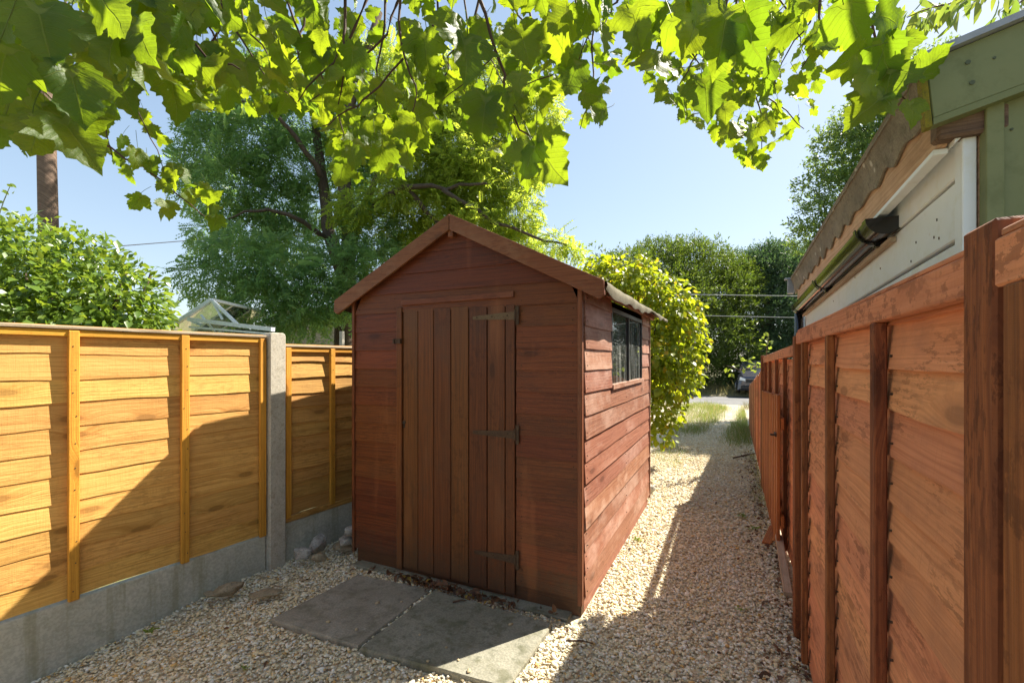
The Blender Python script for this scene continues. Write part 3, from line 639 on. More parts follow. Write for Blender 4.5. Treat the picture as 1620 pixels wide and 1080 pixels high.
right_panel(0.90, 2.88, UF + .02, UF + .02, 1.655, 1.650, 0.02, 15, (0.49, 1.10, 1.75), 'orange-brown lap fence panel between the two tall stained posts', 0.006, 21)
right_panel(-1.05, 0.795, UF + .012, UF + .012, 1.655, 1.655, 0.02, 15, (0.05, 0.45, 0.9, 1.35, 1.8), 'orange fence panel cut off at the right edge, nearest the camera', 0.007, 22)
right_panel(3.00, 6.12, UF + .09, UF + .04, 1.61, 1.535, 0.02, 15, (0.10, 0.55, 1.15, 1.75, 2.4, 2.95), 'orange-brown fence panel with scalloped boards behind the low gate', 0.012, 23)
def wood_post(u, v, w, h, label, dx=0.085):
    o = MB().box((h / 2, 0, 0), (h, dx, w)).build('fence_post', M_['right_post'], None, frame((u, v, 0), (0, 0, 1), (0, 1, 0)), bevel=0.004)
    return tag(o, label, 'fence post')
wood_post(0.355, 0.848, 0.088, 1.685, 'thick dark-stained timber post with cobwebs, nearest at the right edge', 0.10)
wood_post(0.355, 2.94, 0.09, 1.635, 'dark timber post at the far end of the building gutter', 0.10)
wood_post(0.36, 6.20, 0.09, 1.56, 'dark timber post at the far end of the low gate', 0.10)
# low gate of upright slats
gt = thing('picket_gate', (UF, 5.0, 0), 'low rust-brown gate of upright slats standing before the fence', 'gate')
gv0, gv1 = 3.98, 6.05; ns = 11
for i in range(ns):
    v = gv0 + (gv1 - gv0) * (i + 0.5) / ns
    beam('slat', (UF - 0.012 + random.uniform(-.004, .004), v, 0.06 + random.uniform(-.01, .01)), (UF - 0.012, v, 1.235 - 0.08 * (v - gv0) / 2 + random.uniform(-.008, .008)), 0.112, 0.022, M_['gate_wood'], gt, out=(-1, 0, 0))
for z in (0.28, 1.02):
    beam('ledge', (UF + 0.012, gv0 + .02, z), (UF + 0.012, gv1 - .02, z), 0.09, 0.022, M_['gate_wood'], gt, out=(-1, 0, 0))
MB().box((UF - 0.032, gv0 + 0.10, 0.93), (0.012, 0.11, 0.022)).tube([(UF - 0.03, gv0 + 0.06, 0.93), (UF - 0.06, gv0 + 0.06, 0.93), (UF - 0.06, gv0 + 0.12, 0.925)], 0.008, 8).build('latch', M_['rust_iron'], gt)
# the fence running on beyond the gate
lo = thing('board_fence', (0.34, 8.5, 0), 'far run of faded brown upright fence boards beyond the gate', 'fence')
for i in range(40):
    v = 6.32 + i * 0.13
    beam('board', (0.345 + 0.006 * (i % 2), v, 0.02), (0.345 + 0.006 * (i % 2), v, 1.40 - 0.012 * i + random.uniform(-.012, .012)), 0.118, 0.018, M_['gate_wood'] if i % 3 else M_['right_wood'], lo, out=(-1, 0, 0), bevel=0)
beam('rail', (0.37, 6.28, 1.05), (0.37, 11.5, 0.95), 0.07, 0.03, M_['gate_wood'], lo, out=(-1, 0, 0))
tag(beam('timber_offcut', on_ground(1232, 868, 0.03) + Vector((0, 0, 0.10)), on_ground(1247, 940, 0.02), 0.05, 0.03, M_['cap_wood'], None), 'pale bleached timber offcut lying along the foot of the fence', 'timber offcut')
tag(beam('gate_stop', on_ground(1212, 862, 0.0), on_ground(1224, 846, 0.0) + Vector((0, 0, 0.06)), 0.06, 0.05, M_['gate_wood'], None), 'short brown wooden stop leaning at the foot of the gate', 'wooden stop')

# ------------------------------------------------------------------ white and green outbuilding behind the right fence
bd = thing('outbuilding', (1.6, 2.9, 0), 'white boarded outbuilding with sage green front and cement sheet roof', 'outbuilding')
BU, BV0, BV1 = 0.53, 1.476, 4.17
def bz(e, v): return EYE + e - 0.0311 * v                            # its long lines fall slightly towards the far end
BWALL = frame((BU, BV1, 0), (0, -1, 0))                                # x towards the camera, -y faces the path
LB = BV1 - BV0
def wall_plank(e0, e1, x0, x1):
    f = lambda e, x: bz(e, BV1 - x)
    MB().prism([(x0, f(e0, x0)), (x1, f(e0, x1)), (x1, f(e1, x1)), (x0, f(e1, x0))], -0.020, 0.0).build('weatherboard', M_['white_paint'], bd, BWALL, bevel=0.0035)
e = 0.68; k = 0
for e0, e1 in [(0.509, 0.655), (0.353, 0.499), (0.197, 0.343), (0.04, 0.187), (-0.115, 0.034), (-0.27, -0.121), (-0.425, -0.276), (-0.58, -0.431), (-0.735, -0.586), (-0.89, -0.741), (-1.045, -0.896), (-1.2, -1.051), (-1.4, -1.206)]:
    wall_plank(e0, e1, 0.0, LB - 0.045)
MB().prism([(0, 0.0), (LB, 0), (LB, bz(.66, BV0)), (0, bz(.66, BV1))], 0.004, 0.05).build('wall', M_['bare_wood'], bd, BWALL)
MB().prism([(LB - 0.043, 0.0), (LB + 0.002, 0), (LB + 0.002, bz(.66, BV0)), (LB - 0.043, bz(.66, BV0))], -0.026, 0.0).build('corner_board', M_['white_paint'], bd, BWALL, bevel=0.002)
nl = MB()
for e0 in (0.58, 0.45, 0.40, 0.30, 0.25, 0.21):
    for x in (LB - 0.07, LB - 0.16, LB - 0.30, LB - 0.62, LB - 1.1, LB - 1.6):
        x += random.uniform(-.09, .05); e0 += random.uniform(-.03, .03)
        nl.box((x, -0.0205, bz(e0 + random.uniform(-.02, .02), BV1 - x)), (0.0025, 0.003, 0.007))
for x in sorted(random.uniform(.05, LB - .06) for _ in range(14)): nl.box((x, -0.0215, bz(0.62 + random.uniform(-.02, .015), BV1 - x)), (0.0022, 0.003, 0.005))
nl.build('nail', M_['rust_iron'], bd, BWALL)['kind'] = 'stuff'
# front wall in green boards
for i in range(9):
    x0 = BU + 0.004 + (0.034 if i else 0) + (i - 1) * 0.30 * (i > 0); x1 = BU + 0.036 if i == 0 else x0 + 0.296
    MB().box(((x0 + x1) / 2, BV0 - 0.012 - 0.006 * (i == 0), 1.06), (x1 - x0, 0.022 + 0.012 * (i == 0), 2.12)).build('front_board', M_['green_paint'], bd, bevel=0.002)
GPIT = 0.26; BY = 1.43
def gr(u): return EYE + 0.715 + (u - 0.4194) * GPIT                    # top line of the green barge board
MB().prism([(BU, 2.121), (BU + 2.5, 2.121), (BU + 2.5, gr(BU + 2.5) - .03), (BU, gr(BU) - .03)], BV0 - 0.02, BV0).build('front_board', M_['green_paint'], bd)
MB().prism([(0.432, gr(.432) - 0.142), (3.0, gr(3.0) - 0.142), (3.0, gr(3.0)), (0.4194, gr(.4194))], BY - .012, BY + .012).build('barge_board', M_['green_paint'], bd, bevel=0.002)
MB().prism([(0.432, gr(.432) - 0.158), (3.0, gr(3.0) - 0.158), (3.0, gr(3.0) - 0.1425), (0.432, gr(.432) - 0.1425)], BY - .014, BY + .02).build('barge_edge', M_['green_paint'], bd)
MB().prism([(0.418, gr(.42) - 0.160), (0.431, gr(.43) - 0.160), (0.418, gr(.4194) - 0.001), (0.406, gr(.4194) - 0.003)], BY - .013, BY + .014).build('barge_end', M_['green_edge'], bd)
MB().prism([(0.405, gr(.405) + 0.0015), (3.0, gr(3.0) + 0.0015), (3.0, gr(3.0) + 0.017), (0.405, gr(.405) + 0.017)], BY - .03, BY + .04).build('roof_trim', M_['grey_plastic'], bd)
def on_v(px, py, v):
    P = at(px, py, 1.0); k = v / P.y; return Vector((P.x * k, v, EYE + (P.z - EYE) * k))
for px, py in ((1531, 99), (1538, 131), (1573, 92)):
    P = on_v(px, py, BY - .012)
    MB().tube([P + Vector((0, 0.002, 0)), P + Vector((0, -0.002, 0))], 0.0052 if px < 1560 else 0.003, 10).build('screw_head', M_['green_screw'], bd)
for px, py in ((1573, 277), (1578, 211), (1600, 205)):
    P = on_v(px, py, BV0 - .023)
    MB().tube([P + Vector((0, 0.002, 0)), P + Vector((0, -0.003, 0))], 0.007 if py > 250 else 0.003, 10).build('screw_head', M_['white_paint'] if py > 250 else M_['green_screw'], bd)
hk = on_v(1581, 150, BV0 - .03)
MB().tube([hk + Vector((0, 0, .02)), hk, hk + Vector((0.001, 0, -.012)), hk + Vector((0.008, 0, -.018)), hk + Vector((0.012, 0, -.013))], 0.0028, 8).build('hook', M_['rust_iron'], bd, smooth=True)
def sec(lst, v): return [(u, v, bz(e_, v)) for u, e_ in lst]
def swept(name, lst, mat, v0, v1):
    # local x along the run so that the grain follows it
    M = frame((BU, v0, 0), (0, 1, 0))
    k = len(lst); vs = []
    for v in (v0, v1): vs += [M.inverted() @ Vector((u, v, bz(e_, v))) for u, e_ in lst]
    fs = [(i, (i + 1) % k, k + (i + 1) % k, k + i) for i in range(k)] + [tuple(range(k)), tuple(range(2 * k - 1, k - 1, -1))]
    return MB().add(vs, fs).build(name, mat, bd, M, bevel=0.0015)
swept('fascia', [(0.462, 0.578), (0.482, 0.578), (0.482, 0.735), (0.462, 0.735)], M_['bare_wood'], BY + .06, 4.2)
swept('fascia_lip', [(0.457, 0.563), (0.486, 0.563), (0.486, 0.577), (0.457, 0.577)], M_['white_paint'], BY + .07, 4.2)
swept('soffit', [(0.487, 0.572), (BU, 0.612), (BU, 0.626), (0.487, 0.586)], M_['white_paint'], BV0 - .01, 4.19)
swept('batten', [(BU - 0.040, 0.470), (BU - .021, 0.470), (BU - .021, 0.488), (BU - 0.040, 0.488)], M_['cap_wood'], 1.99, 4.17)
MB().box((0.515, BY + .045, bz(.612, BY)), (0.13, 0.05, 0.06)).build('rafter_end', M_['pole_wood'], bd, bevel=0.006)
# apron of cement sheet with a wavy lower edge hanging before the fascia
n_ = 170; vs = []; fs = []; M = frame((0, 0, 0), (0, 1, 0)); Mi = M.inverted()
rr = random.Random(4); amp = [rr.uniform(.5, 1.35) for _ in range(60)]
for j in range(n_ + 1):
    v = BY + .022 + (4.26 - BY - .022) * j / n_
    w_ = 0.0150 * math.sin(2 * math.pi * (v - BY) / 0.205) * amp[int((v - BY) / .205 + .25) % 60] + 0.003 * math.sin(v * 41)
    for u, e_ in ((0.420, 0.792), (0.4395, 0.735), (0.452, 0.672 + w_), (0.459, 0.672 + w_), (0.447, 0.735), (0.428, 0.794)): vs.append(Mi @ Vector((u, v, bz(e_, v))))
for j in range(n_):
    for k in range(6): a_ = j * 6; fs.append((a_ + k, a_ + (k + 1) % 6, a_ + 6 + (k + 1) % 6, a_ + 6 + k))
fs += [tuple(range(6)), tuple(range(n_ * 6, n_ * 6 + 6))]
MB().add(vs, fs).build('roof_apron', M_['asbestos'], bd, M)
nu, nv = 24, 150; vs = []; fs = []
for j in range(nv + 1):
    v = BY + .045 + (4.26 - BY - .045) * j / nv
    for i in range(nu + 1):
        u = 0.4215 + (3.0 - 0.4215) * (i / nu) ** 2
        vs.append((u, v, bz(0.788 + (u - 0.42) * GPIT - 0.016 + 0.010 * math.sin(2 * math.pi * v / 0.146) * min(1, i / 4), v)))
nb = len(vs); vs += [(x, y, z + 0.007) for x, y, z in vs]
for j in range(nv):
    for i in range(nu):
        a_ = j * (nu + 1) + i; fs += [(a_, a_ + nu + 1, a_ + nu + 2, a_ + 1), (nb + a_, nb + a_ + 1, nb + a_ + nu + 2, nb + a_ + nu + 1)]
    a_ = j * (nu + 1); fs.append((a_, nb + a_, nb + a_ + nu + 1, a_ + nu + 1))
for i in range(nu): fs += [(i, i + 1, nb + i + 1, nb + i), (nv * (nu + 1) + i, nb + nv * (nu + 1) + i, nb + nv * (nu + 1) + i + 1, nv * (nu + 1) + i + 1)]
obj('roof_sheet', new_mesh('roof_sheet', vs, fs, M_['asbestos'], True), bd)
# half round gutter with stop end and bracket
gu = thing('gutter', (0.475, 3.0, bz(.55, 3.0)), 'black half-round plastic gutter with a stop end on the white wall', 'gutter')
def half(v, r, uc=0.476, e0=0.552, n=14): return [(uc - r * math.cos(math.pi * k / n), v, bz(e0, v) - r * math.sin(math.pi * k / n)) for k in range(n + 1)]
def gutter_run(v0, v1, r, t, name, par, mat):
    a, b, c, d = half(v0, r), half(v1, r), half(v0, r - t), half(v1, r - t); n = len(a); vs = a + b + c + d
    fs = []
    for k in range(n - 1): fs += [(k, k + 1, n + k + 1, n + k), (2 * n + k, 3 * n + k, 3 * n + k + 1, 2 * n + k + 1), (k, 2 * n + k, 2 * n + k + 1, k + 1), (n + k, n + k + 1, 3 * n + k + 1, 3 * n + k)]
    fs += [(0, n, 3 * n, 2 * n), (n - 1, 3 * n - 1, 4 * n - 1, 2 * n - 1)]
    me = new_mesh(name, vs, fs, mat); bm = bmesh.new(); bm.from_mesh(me); bmesh.ops.recalc_face_normals(bm, faces=bm.faces); bm.to_mesh(me); bm.free()
    me.polygons.foreach_set('use_smooth', [True] * len(me.polygons))
    try: me.set_sharp_from_angle(angle=R(40))
    except Exception: pass
    return obj(name, me, par)
gutter_run(1.99, 4.22, 0.054, 0.003, 'channel', gu, M_['black_plastic'])
cap = gutter_run(1.965, 2.015, 0.059, 0.004, 'stop_end', gu, M_['black_plastic'])
h_ = half(1.966, 0.057); MB().add(h_ + [(x, y + 0.006, z) for x, y, z in h_], [tuple(range(len(h_))), tuple(range(2 * len(h_) - 1, len(h_) - 1, -1))] + [(i, i + 1, i + 1 + len(h_), i + len(h_)) for i in range(len(h_) - 1)] + [(len(h_) - 1, 0, len(h_), 2 * len(h_) - 1)]).build('end_disc', M_['black_plastic'], cap)
for v in (2.10, 3.1, 4.12):
    br_ = gutter_run(v, v + 0.03, 0.0625, 0.004, 'bracket', gu, M_['black_plastic'])
    MB().box((BU - 0.025, v + 0.015, bz(0.500, v)), (0.055, 0.028, 0.035)).build('bracket_foot', M_['black_plastic'], br_)
dp = MB().tube([(0.476, 4.20, bz(.50, 4.2)), (0.476, 4.20, 0.1)], 0.034, 14).build('downpipe', M_['black_plastic'], gu, smooth=True)
oh = thing('roof_end_cap', (0.42, 4.28, bz(.66, 4.28)), 'small grey plastic box at the far lower corner of the roof', 'end cap')
MB().box((0.425, 4.285, bz(.725, 4.28)), (0.045, 0.05, 0.115)).build('cover', M_['grey_plastic'], oh, bevel=0.004)
MB().box((0.418, 4.285, bz(.788, 4.28)), (0.07, 0.06, 0.012)).build('lid', M_['grey_plastic'], oh)
# rest of the building: far and back walls
MB().box((BU + 1.3, BV1 + 0.03, 1.05), (2.5, 0.05, 2.1)).build('wall', M_['white_paint'], bd)
MB().box((BU + 2.5, (BV0 + BV1) / 2, 1.15), (0.05, LB, 2.3)).build('wall', M_['green_paint'], bd)

# ------------------------------------------------------------------ paving slabs
def slab(corners, z, th, mat, label, seed):
    r = random.Random(seed); pts = []
    n = 12
    for a, b in zip(corners, corners[1:] + corners[:1]):
        for k in range(n):
            p = a.lerp(b, k / n); pts.append(p + Vector((r.uniform(-.003, .003), r.uniform(-.003, .003), 0)))
    c = sum(corners, Vector()) / 4; m = len(pts)
    # three loops: worn edge, arris, foot
    vs = [c + (p - c) * 0.985 + Vector((0, 0, z - p.z)) for p in pts] + [Vector((p.x, p.y, z - 0.009 - r.uniform(0, .004))) for p in pts] + [Vector((p.x, p.y, z - th)) for p in pts]
    for i in range(m): vs[i].z = z
    fs = [tuple(range(m))] + [(i, (i + 1) % m, m + (i + 1) % m, m + i) for i in range(m)] + [(m + i, m + (i + 1) % m, 2 * m + (i + 1) % m, 2 * m + i) for i in range(m)]
    o = MB().add(vs, fs).build('paving_slab', mat)
    return tag(o, label, 'paving slab')
zA, zB = 0.012, 0.024
slab([on_ground(428, 978, zA), on_ground(567, 1021, zA), on_ground(682, 931, zA), on_ground(566, 908, zA)], zA, 0.05, M_['slab'], 'brownish paving slab before the shed door, nearer the left fence', 1)
slab([on_ground(568, 1023, zB), on_ground(803, 1086, zB), on_ground(873, 985, zB), on_ground(688, 932, zB)], zB, 0.06, M_['slab_b'], 'darker mossy-edged paving slab before the shed door, partly in sun', 2)
SLABS = [[on_ground(428, 978, zA), on_ground(567, 1021, zA), on_ground(682, 931, zA), on_ground(566, 908, zA)], [on_ground(568, 1023, zB), on_ground(803, 1086, zB), on_ground(873, 985, zB), on_ground(688, 932, zB)]]
tag(MB().box((UM, VF - 0.03, -0.004), (UR - UL - 0.12, 0.10, 0.03)).build('base_kerb', M_['slab_b'], None, bevel=0.006), 'narrow concrete strip under the front edge of the shed', 'concrete strip')

# ------------------------------------------------------------------ gravel: real stones
def ico(sub):
    bm = bmesh.new(); bmesh.ops.create_icosphere(bm, subdivisions=sub, radius=0.5)
    v = np.array([p.co for p in bm.verts]); f = np.array([[q.index for q in p.verts] for p in bm.faces]); bm.free(); return v, f
def inside(x, y, poly):
    r = np.ones(len(x), bool)
    for a, b in zip(poly, poly[1:] + poly[:1]): r &= ((b.x - a.x) * (y - a.y) - (b.y - a.y) * (x - a.x)) > -0.004 * (b - a).length
    return r
def free(x, y):
    k = ~((x > UL - 0.0) & (x < UR + 0.005) & (y > VF - 0.09) & (y < VB))
    for s in SLABS: k &= ~inside(x, y, s)
    fx = P5.x + (y - P5.y) * math.tan(A5) + 0.03
    k &= (x > fx) & (x < 0.36)
    return k
def stones(x0, x1, y0, y1, dens, size, sub, name, label, lift=0.0, zmin=1.75, zmax=99.0, hi=False):
    v0, f0 = ico(2 if hi else sub); allv = []; allf = []; base = 0
    n = int((x1 - x0) * (y1 - y0) * dens)
    x = rng.uniform(x0, x1, n); y = rng.uniform(y0, y1, n)
    # keep what the view can reach
    Zc = -x * sn + y * cs; Xc = x * cs + y * sn
    k = free(x, y) & (Zc > zmin) & (Zc < zmax) & (np.abs(Xc / np.maximum(Zc, .1)) < 1.22)
    x, y = x[k], y[k]; n = len(x)
    for t in range(5):
        idx = np.arange(t, n, 5); m = len(idx)
        tv = v0 * (1 + 0.16 * rng.normal(size=(len(v0), 1)))
        ang = rng.uniform(0, 2 * math.pi, m); tilt = rng.normal(0, 0.35, m); ca, sa = np.cos(ang), np.sin(ang)
        d = np.stack([ca, sa, np.sin(tilt) * 0.5], 1); nr = np.stack([rng.normal(0, .3, m), rng.normal(0, .3, m), np.ones(m)], 1)
        s = size * rng.lognormal(0, 0.30, m); sc = np.stack([s * rng.uniform(.65, .95, m), s * rng.uniform(1, 1.5, m), s * rng.uniform(.38, .62, m)], 1)
        T = np.stack([x[idx], y[idx], ground_z(x[idx], y[idx]) + 0.006 * noise2(x[idx], y[idx], 1.5) + rng.uniform(-0.004, 0.008, m) + lift], 1)
        a, b = scatter(tv, f0, rots(d, nr), sc, T); allv.append(a); allf.append(b + base); base += len(a)
    o = obj(name, fast_mesh(name, np.concatenate(allv), np.concatenate(allf), M_['pebble'], True)); return tag(o, label, None, None, 'stuff')
stones(-3.55, 0.36, 0.5, 3.5, 4700, 0.0150, 1, 'gravel', 'pale buff and grey pebbles covering the yard', zmax=2.15, hi=True)
stones(-3.55, 0.36, 0.9, 4.4, 4700, 0.0152, 1, 'gravel', 'fine cream pebbles beside and behind the slabs', zmin=2.15)
stones(-1.2, 0.38, 4.4, 12.0, 2300, 0.0178, 1, 'gravel', 'pale pebbles covering the far part of the path')
# stray stones on the slabs
for px, py, lab in ((597, 954, 'lone buff pebble in the middle of the brownish paving slab'), (519, 984, 'small pebble near the left tip of the brownish paving slab'), (564, 996, 'larger pale pebble near the front edge of the brownish slab'), (635, 952, 'tiny pebble near the joint on the brownish paving slab'), (664, 1004, 'oval orange-buff pebble left of centre on the darker slab'), (706, 1024, 'pale pebble on the darker slab just before its sunlit corner'), (677, 1046, 'white chip near the front mossy edge of the darker slab'), (725, 1044, 'flat tan pebble at the edge of the sunlit slab corner'), (780, 961, 'pale pebble near the shed door on the darker slab'), (847, 979, 'pale pebble at the right tip of the darker slab'), (742, 1062, 'white pebble lying in the sunlit corner of the slab'), (808, 988, 'small orange pebble right of centre on the darker slab')):
    s_ = random.uniform(0.012, 0.022); P = on_ground(px, py, zA if 'brownish' in lab else zB)
    v, f = ico(2); v = v * (1 + 0.12 * rng.normal(size=(len(v), 1))) * np.array([s_, s_ * random.uniform(1, 1.5), s_ * .6])
    o = obj('pebble', fast_mesh('pebble', v, f, M_['pebble'], True), None, Matrix.Translation(P + Vector((0, 0, s_ * .22))) @ Matrix.Rotation(random.uniform(0, 6), 4, 'Z'))
    tag(o, lab, 'pebble')
# rocks by the fence
def rock(px, py, z, dims, mat, label, seed, rot=0):
    r = np.random.default_rng(seed); v, f = ico(3)
    d = np.ones(len(v))
    for _ in range(13):
        n_ = r.normal(size=3); n_ /= np.linalg.norm(n_); h = r.uniform(.20, .38); pr = v @ n_
        v = v - np.clip(pr - h, 0, None)[:, None] * n_ * 0.92
    q_ = np.sin(v @ r.normal(0, 9, (3, 3))); v = v + .022 * q_ + r.normal(0, .012, v.shape)
    v = v * np.array(dims) * 1.2
    P = on_ground(px, py, z)
    o = obj('rock', fast_mesh('rock', v, f, mat), None, Matrix.Translation(P + Vector((0, 0, dims[2] * .38))) @ Matrix.Rotation(rot, 4, 'Z'))
    return tag(o, label, 'rock')
rock(477, 885, 0.0, (0.16, 0.12, 0.12), M_['rock'], 'dark grey angular rock beside the concrete post', 1, .4)
rock(505, 870, 0.0, (0.15, 0.12, 0.15), M_['rock'], 'pale mottled rock leaning on the dark grey rock', 2, 1.2)
rock(545, 868, 0.0, (0.16, 0.12, 0.06), M_['rock_brown'], 'flat brownish stone lowest in the pile by the shed corner', 3, .2)
rock(548, 861, 0.06, (0.17, 0.12, 0.085), M_['rock'], 'rounded grey stone in the middle of the pile by the shed corner', 4, .5)
rock(556, 848, 0.12, (0.16, 0.13, 0.09), M_['rock'], 'white stone topmost in the pile by the shed corner', 5, .9)
rock(362, 938, -0.02, (0.17, 0.10, 0.09), M_['rock_brown'], 'mossy brown stone against the gravel board', 6, .8)
rock(413, 944, 0.0, (0.20, 0.11, 0.045), M_['rock_brown'], 'flat tan stone half buried in the gravel left of the slabs', 7, .7)
rock(333, 945, -0.03, (0.09, 0.06, 0.05), M_['rock_brown'], 'small brown stone left of the mossy brown stone', 8, .1)
rock(504, 889, 0.0, (0.10, 0.04, 0.07), M_['rock_brown'], 'small olive flake of stone propped on the pale mottled rock', 9, 1.0)
rock(1029, 780, 0.0, (0.11, 0.10, 0.10), M_['concrete'], 'pale concrete lump at the far foot of the shed side', 10, .5)

# ------------------------------------------------------------------ leaves: templates
def blade(w, fold=0.15, droop=0.1, n=2):
    """a simple pointed leaf, length 1 along y: strip of quads folded on the midrib"""
    ys = [0, .25, .55, .82, 1.0] if n > 1 else [0, .45, 1.0]; ws = [0.02, .42, .5, .28, 0.0] if n > 1 else [0.03, .5, 0.0]
    v = []; f = []
    for y, q_ in zip(ys, ws):
        z = -droop * y * y; v += [(-w * q_, y, z + fold * w * q_), (0, y, z), (w * q_, y, z + fold * w * q_)]
    for i in range(len(ys) - 1):
        a = i * 3; f += [(a, a + 1, a + 4, a + 3), (a + 1, a + 2, a + 5, a + 4)]
    return np.array(v), np.array(f)
def rhomb(w=0.5): return np.array([(0, 0, 0), (w * .5, .5, .06), (0, 1, -.05), (-w * .5, .5, .06)], float), np.array([(0, 1, 2, 3)])
def frond(k=6, w=.16):
    """a pinnate leaf: pairs of leaflets along a drooping stalk"""
    v = []; f = []
    for i in range(k):
        y = 0.12 + 0.8 * i / (k - 1); z = -0.28 * y * y; l = 0.27 * (1 - 0.35 * abs(2 * y - 1))
        for s in (-1, 1):
            b = len(v); dx, dy = s * l, l * 0.35
            v += [(0, y - w * .28, z), (dx * .55, y + dy * .5 + w * .55, z - .02), (dx, y + dy * .7, z - .07)]; f.append((b, b + 1, b + 2))
    b = len(v); v += [(.05, .93, -.26), (-.05, .93, -.26), (0, 1.2, -.38)]; f.append((b, b + 1, b + 2))
    return np.array(v), np.array(f)
def sprig(k=7, seed=0, l=.38, w=.2):
    """a short twig's worth of small leaves"""
    r = np.random.default_rng(seed); v = []; f = []
    for i in range(k):
        d = r.normal(size=3) * .8 + np.array([0, .9, 0]); d /= np.linalg.norm(d); u_ = np.cross(d, r.normal(size=3)); u_ /= np.linalg.norm(u_)
        p = np.array([0, i / k * .75, 0]) + r.normal(0, .08, 3); b = len(v)
        v += [p - u_ * w * .3, p + d * l * .45 + u_ * w * .7, p + d * l]; f.append((b, b + 1, b + 2))
    return np.array(v), np.array(f)

def blob_points(blobs, n, shell=0.55):
    """points in a set of ellipsoids (centre, radius or radii), thicker towards the outside; returns points and outward directions"""
    vol = np.array([np.prod(np.broadcast_to(b[1], 3)) ** (2 / 3) * (b[2] if len(b) > 2 else 1) for b in blobs]); pick = rng.choice(len(blobs), n, p=vol / vol.sum())
    c = np.array([list(b[0]) for b in blobs])[pick]; r = np.array([np.broadcast_to(b[1], 3) for b in blobs])[pick]
    d = unit(n); rad = shell + (1 - shell) * rng.random(n) ** 0.6
    rad *= 1 + 0.10 * rng.normal(size=n)
    return c + d * r * rad[:, None], d
def crown(parent, blobs, n, size, mat, tmpls, name='crown', up=0.25, droop=0.0, shell=0.5, jit=0.7, stuff=False, sizevar=.25, flat=0.5):
    p, d = blob_points(blobs, n, shell); allv = []; allf = []; base = 0
    for t, (tv, tf) in enumerate(tmpls):
        i = np.arange(t, n, len(tmpls)); m = len(i)
        dd = d[i] + jit * unit(m) + np.array([0, 0, up - droop]); nn = np.array([0, 0, flat]) + d[i] * .5 + .6 * unit(m)
        a, b = scatter(tv, tf, rots(dd, nn), size * rng.lognormal(0, sizevar, m), p[i]); allv.append(a); allf.append(b + base); base += len(a)
    return obj(name, fast_mesh(name, np.concatenate(allv), np.concatenate(allf), mat), parent)
def limb(mb, pts, r0, r1, n=9, wob=0.0):
    pts = [Vector(p) for p in pts]; out = [pts[0]]
    for a, b in zip(pts[:-1], pts[1:]):
        for k in (1, 2, 3): out.append(a.lerp(b, k / 3) + (Vector(unit(1)[0]) * wob if not (b == pts[-1] and k == 3) else Vector()))
    m = len(out) - 1; mb.tube(out, [r0 + (r1 - r0) * i / m for i in range(len(out))], n)

# ------------------------------------------------------------------ feathery tree behind the shed
ZT = 8.3
tr = thing('locust_tree', Vector((at(535, 560, ZT).x, at(535, 560, ZT).y, 0)), 'tall feathery-leaved tree with forked trunks behind the shed', 'tree')
tk = MB(); b0 = Vector((tr.location.x, tr.location.y, 0))
f0 = at(545, 480, ZT)
limb(tk, [b0, f0, at(552, 380, ZT), at(545, 270, ZT), at(555, 150, ZT - .2), at(600, 20, ZT)], .20, .06, 12, .03)
limb(tk, [at(545, 440, ZT), at(520, 360, ZT + .2), at(508, 270, ZT + .3), at(500, 180, ZT + .3), at(470, 60, ZT)], .13, .045, 10, .03)
limb(tk, [at(552, 400, ZT), at(585, 330, ZT - .3), at(640, 295, ZT - .6), at(705, 300, ZT - .8), at(770, 290, ZT - .9)], .075, .02, 8, .05)
limb(tk, [at(552, 360, ZT), at(620, 250, ZT), at(690, 200, ZT + .3), at(760, 150, ZT + .3)], .07, .02, 8, .05)
limb(tk, [at(508, 280, ZT), at(470, 220, ZT - .3), at(440, 180, ZT - .5), at(380, 160, ZT - .5)], .055, .015, 8, .04)
limb(tk, [at(520, 380, ZT), at(460, 340, ZT - .6), at(410, 330, ZT - .9), at(350, 350, ZT - 1)], .05, .012, 8, .04)
limb(tk, [at(640, 295, ZT - .6), at(690, 350, ZT - .5), at(740, 380, ZT - .5)], .05, .015, 7, .03)
limb(tk, [at(700, 300, ZT - .8), at(780, 350, ZT - .8), at(860, 380, ZT - .8), at(905, 390, ZT - .8)], .04, .01, 7, .03)
tk.build('trunk', M_['bark'], tr, smooth=True)
FR = [frond(6), frond(7, .2), frond(5, .18)]
def bl(lst, Zb): return [(at(a, b, Zb + c), np.array([r / FPX * (Zb + c)] * 3) * np.array([1, .9, .8])) for a, b, c, r in lst]
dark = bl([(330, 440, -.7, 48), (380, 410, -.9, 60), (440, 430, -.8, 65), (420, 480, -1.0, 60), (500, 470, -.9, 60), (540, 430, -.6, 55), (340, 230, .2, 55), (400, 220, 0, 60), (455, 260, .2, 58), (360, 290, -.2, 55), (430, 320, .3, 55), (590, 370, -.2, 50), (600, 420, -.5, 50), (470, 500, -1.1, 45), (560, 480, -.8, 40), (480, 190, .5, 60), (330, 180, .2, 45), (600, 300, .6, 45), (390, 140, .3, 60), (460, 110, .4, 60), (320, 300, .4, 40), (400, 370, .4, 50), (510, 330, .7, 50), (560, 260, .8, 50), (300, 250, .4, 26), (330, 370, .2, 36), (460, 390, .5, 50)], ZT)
crown(tr, dark, 13500, 0.180, M_['robinia'], FR, up=0.0, droop=.35, shell=.3, jit=.8, sizevar=.3)
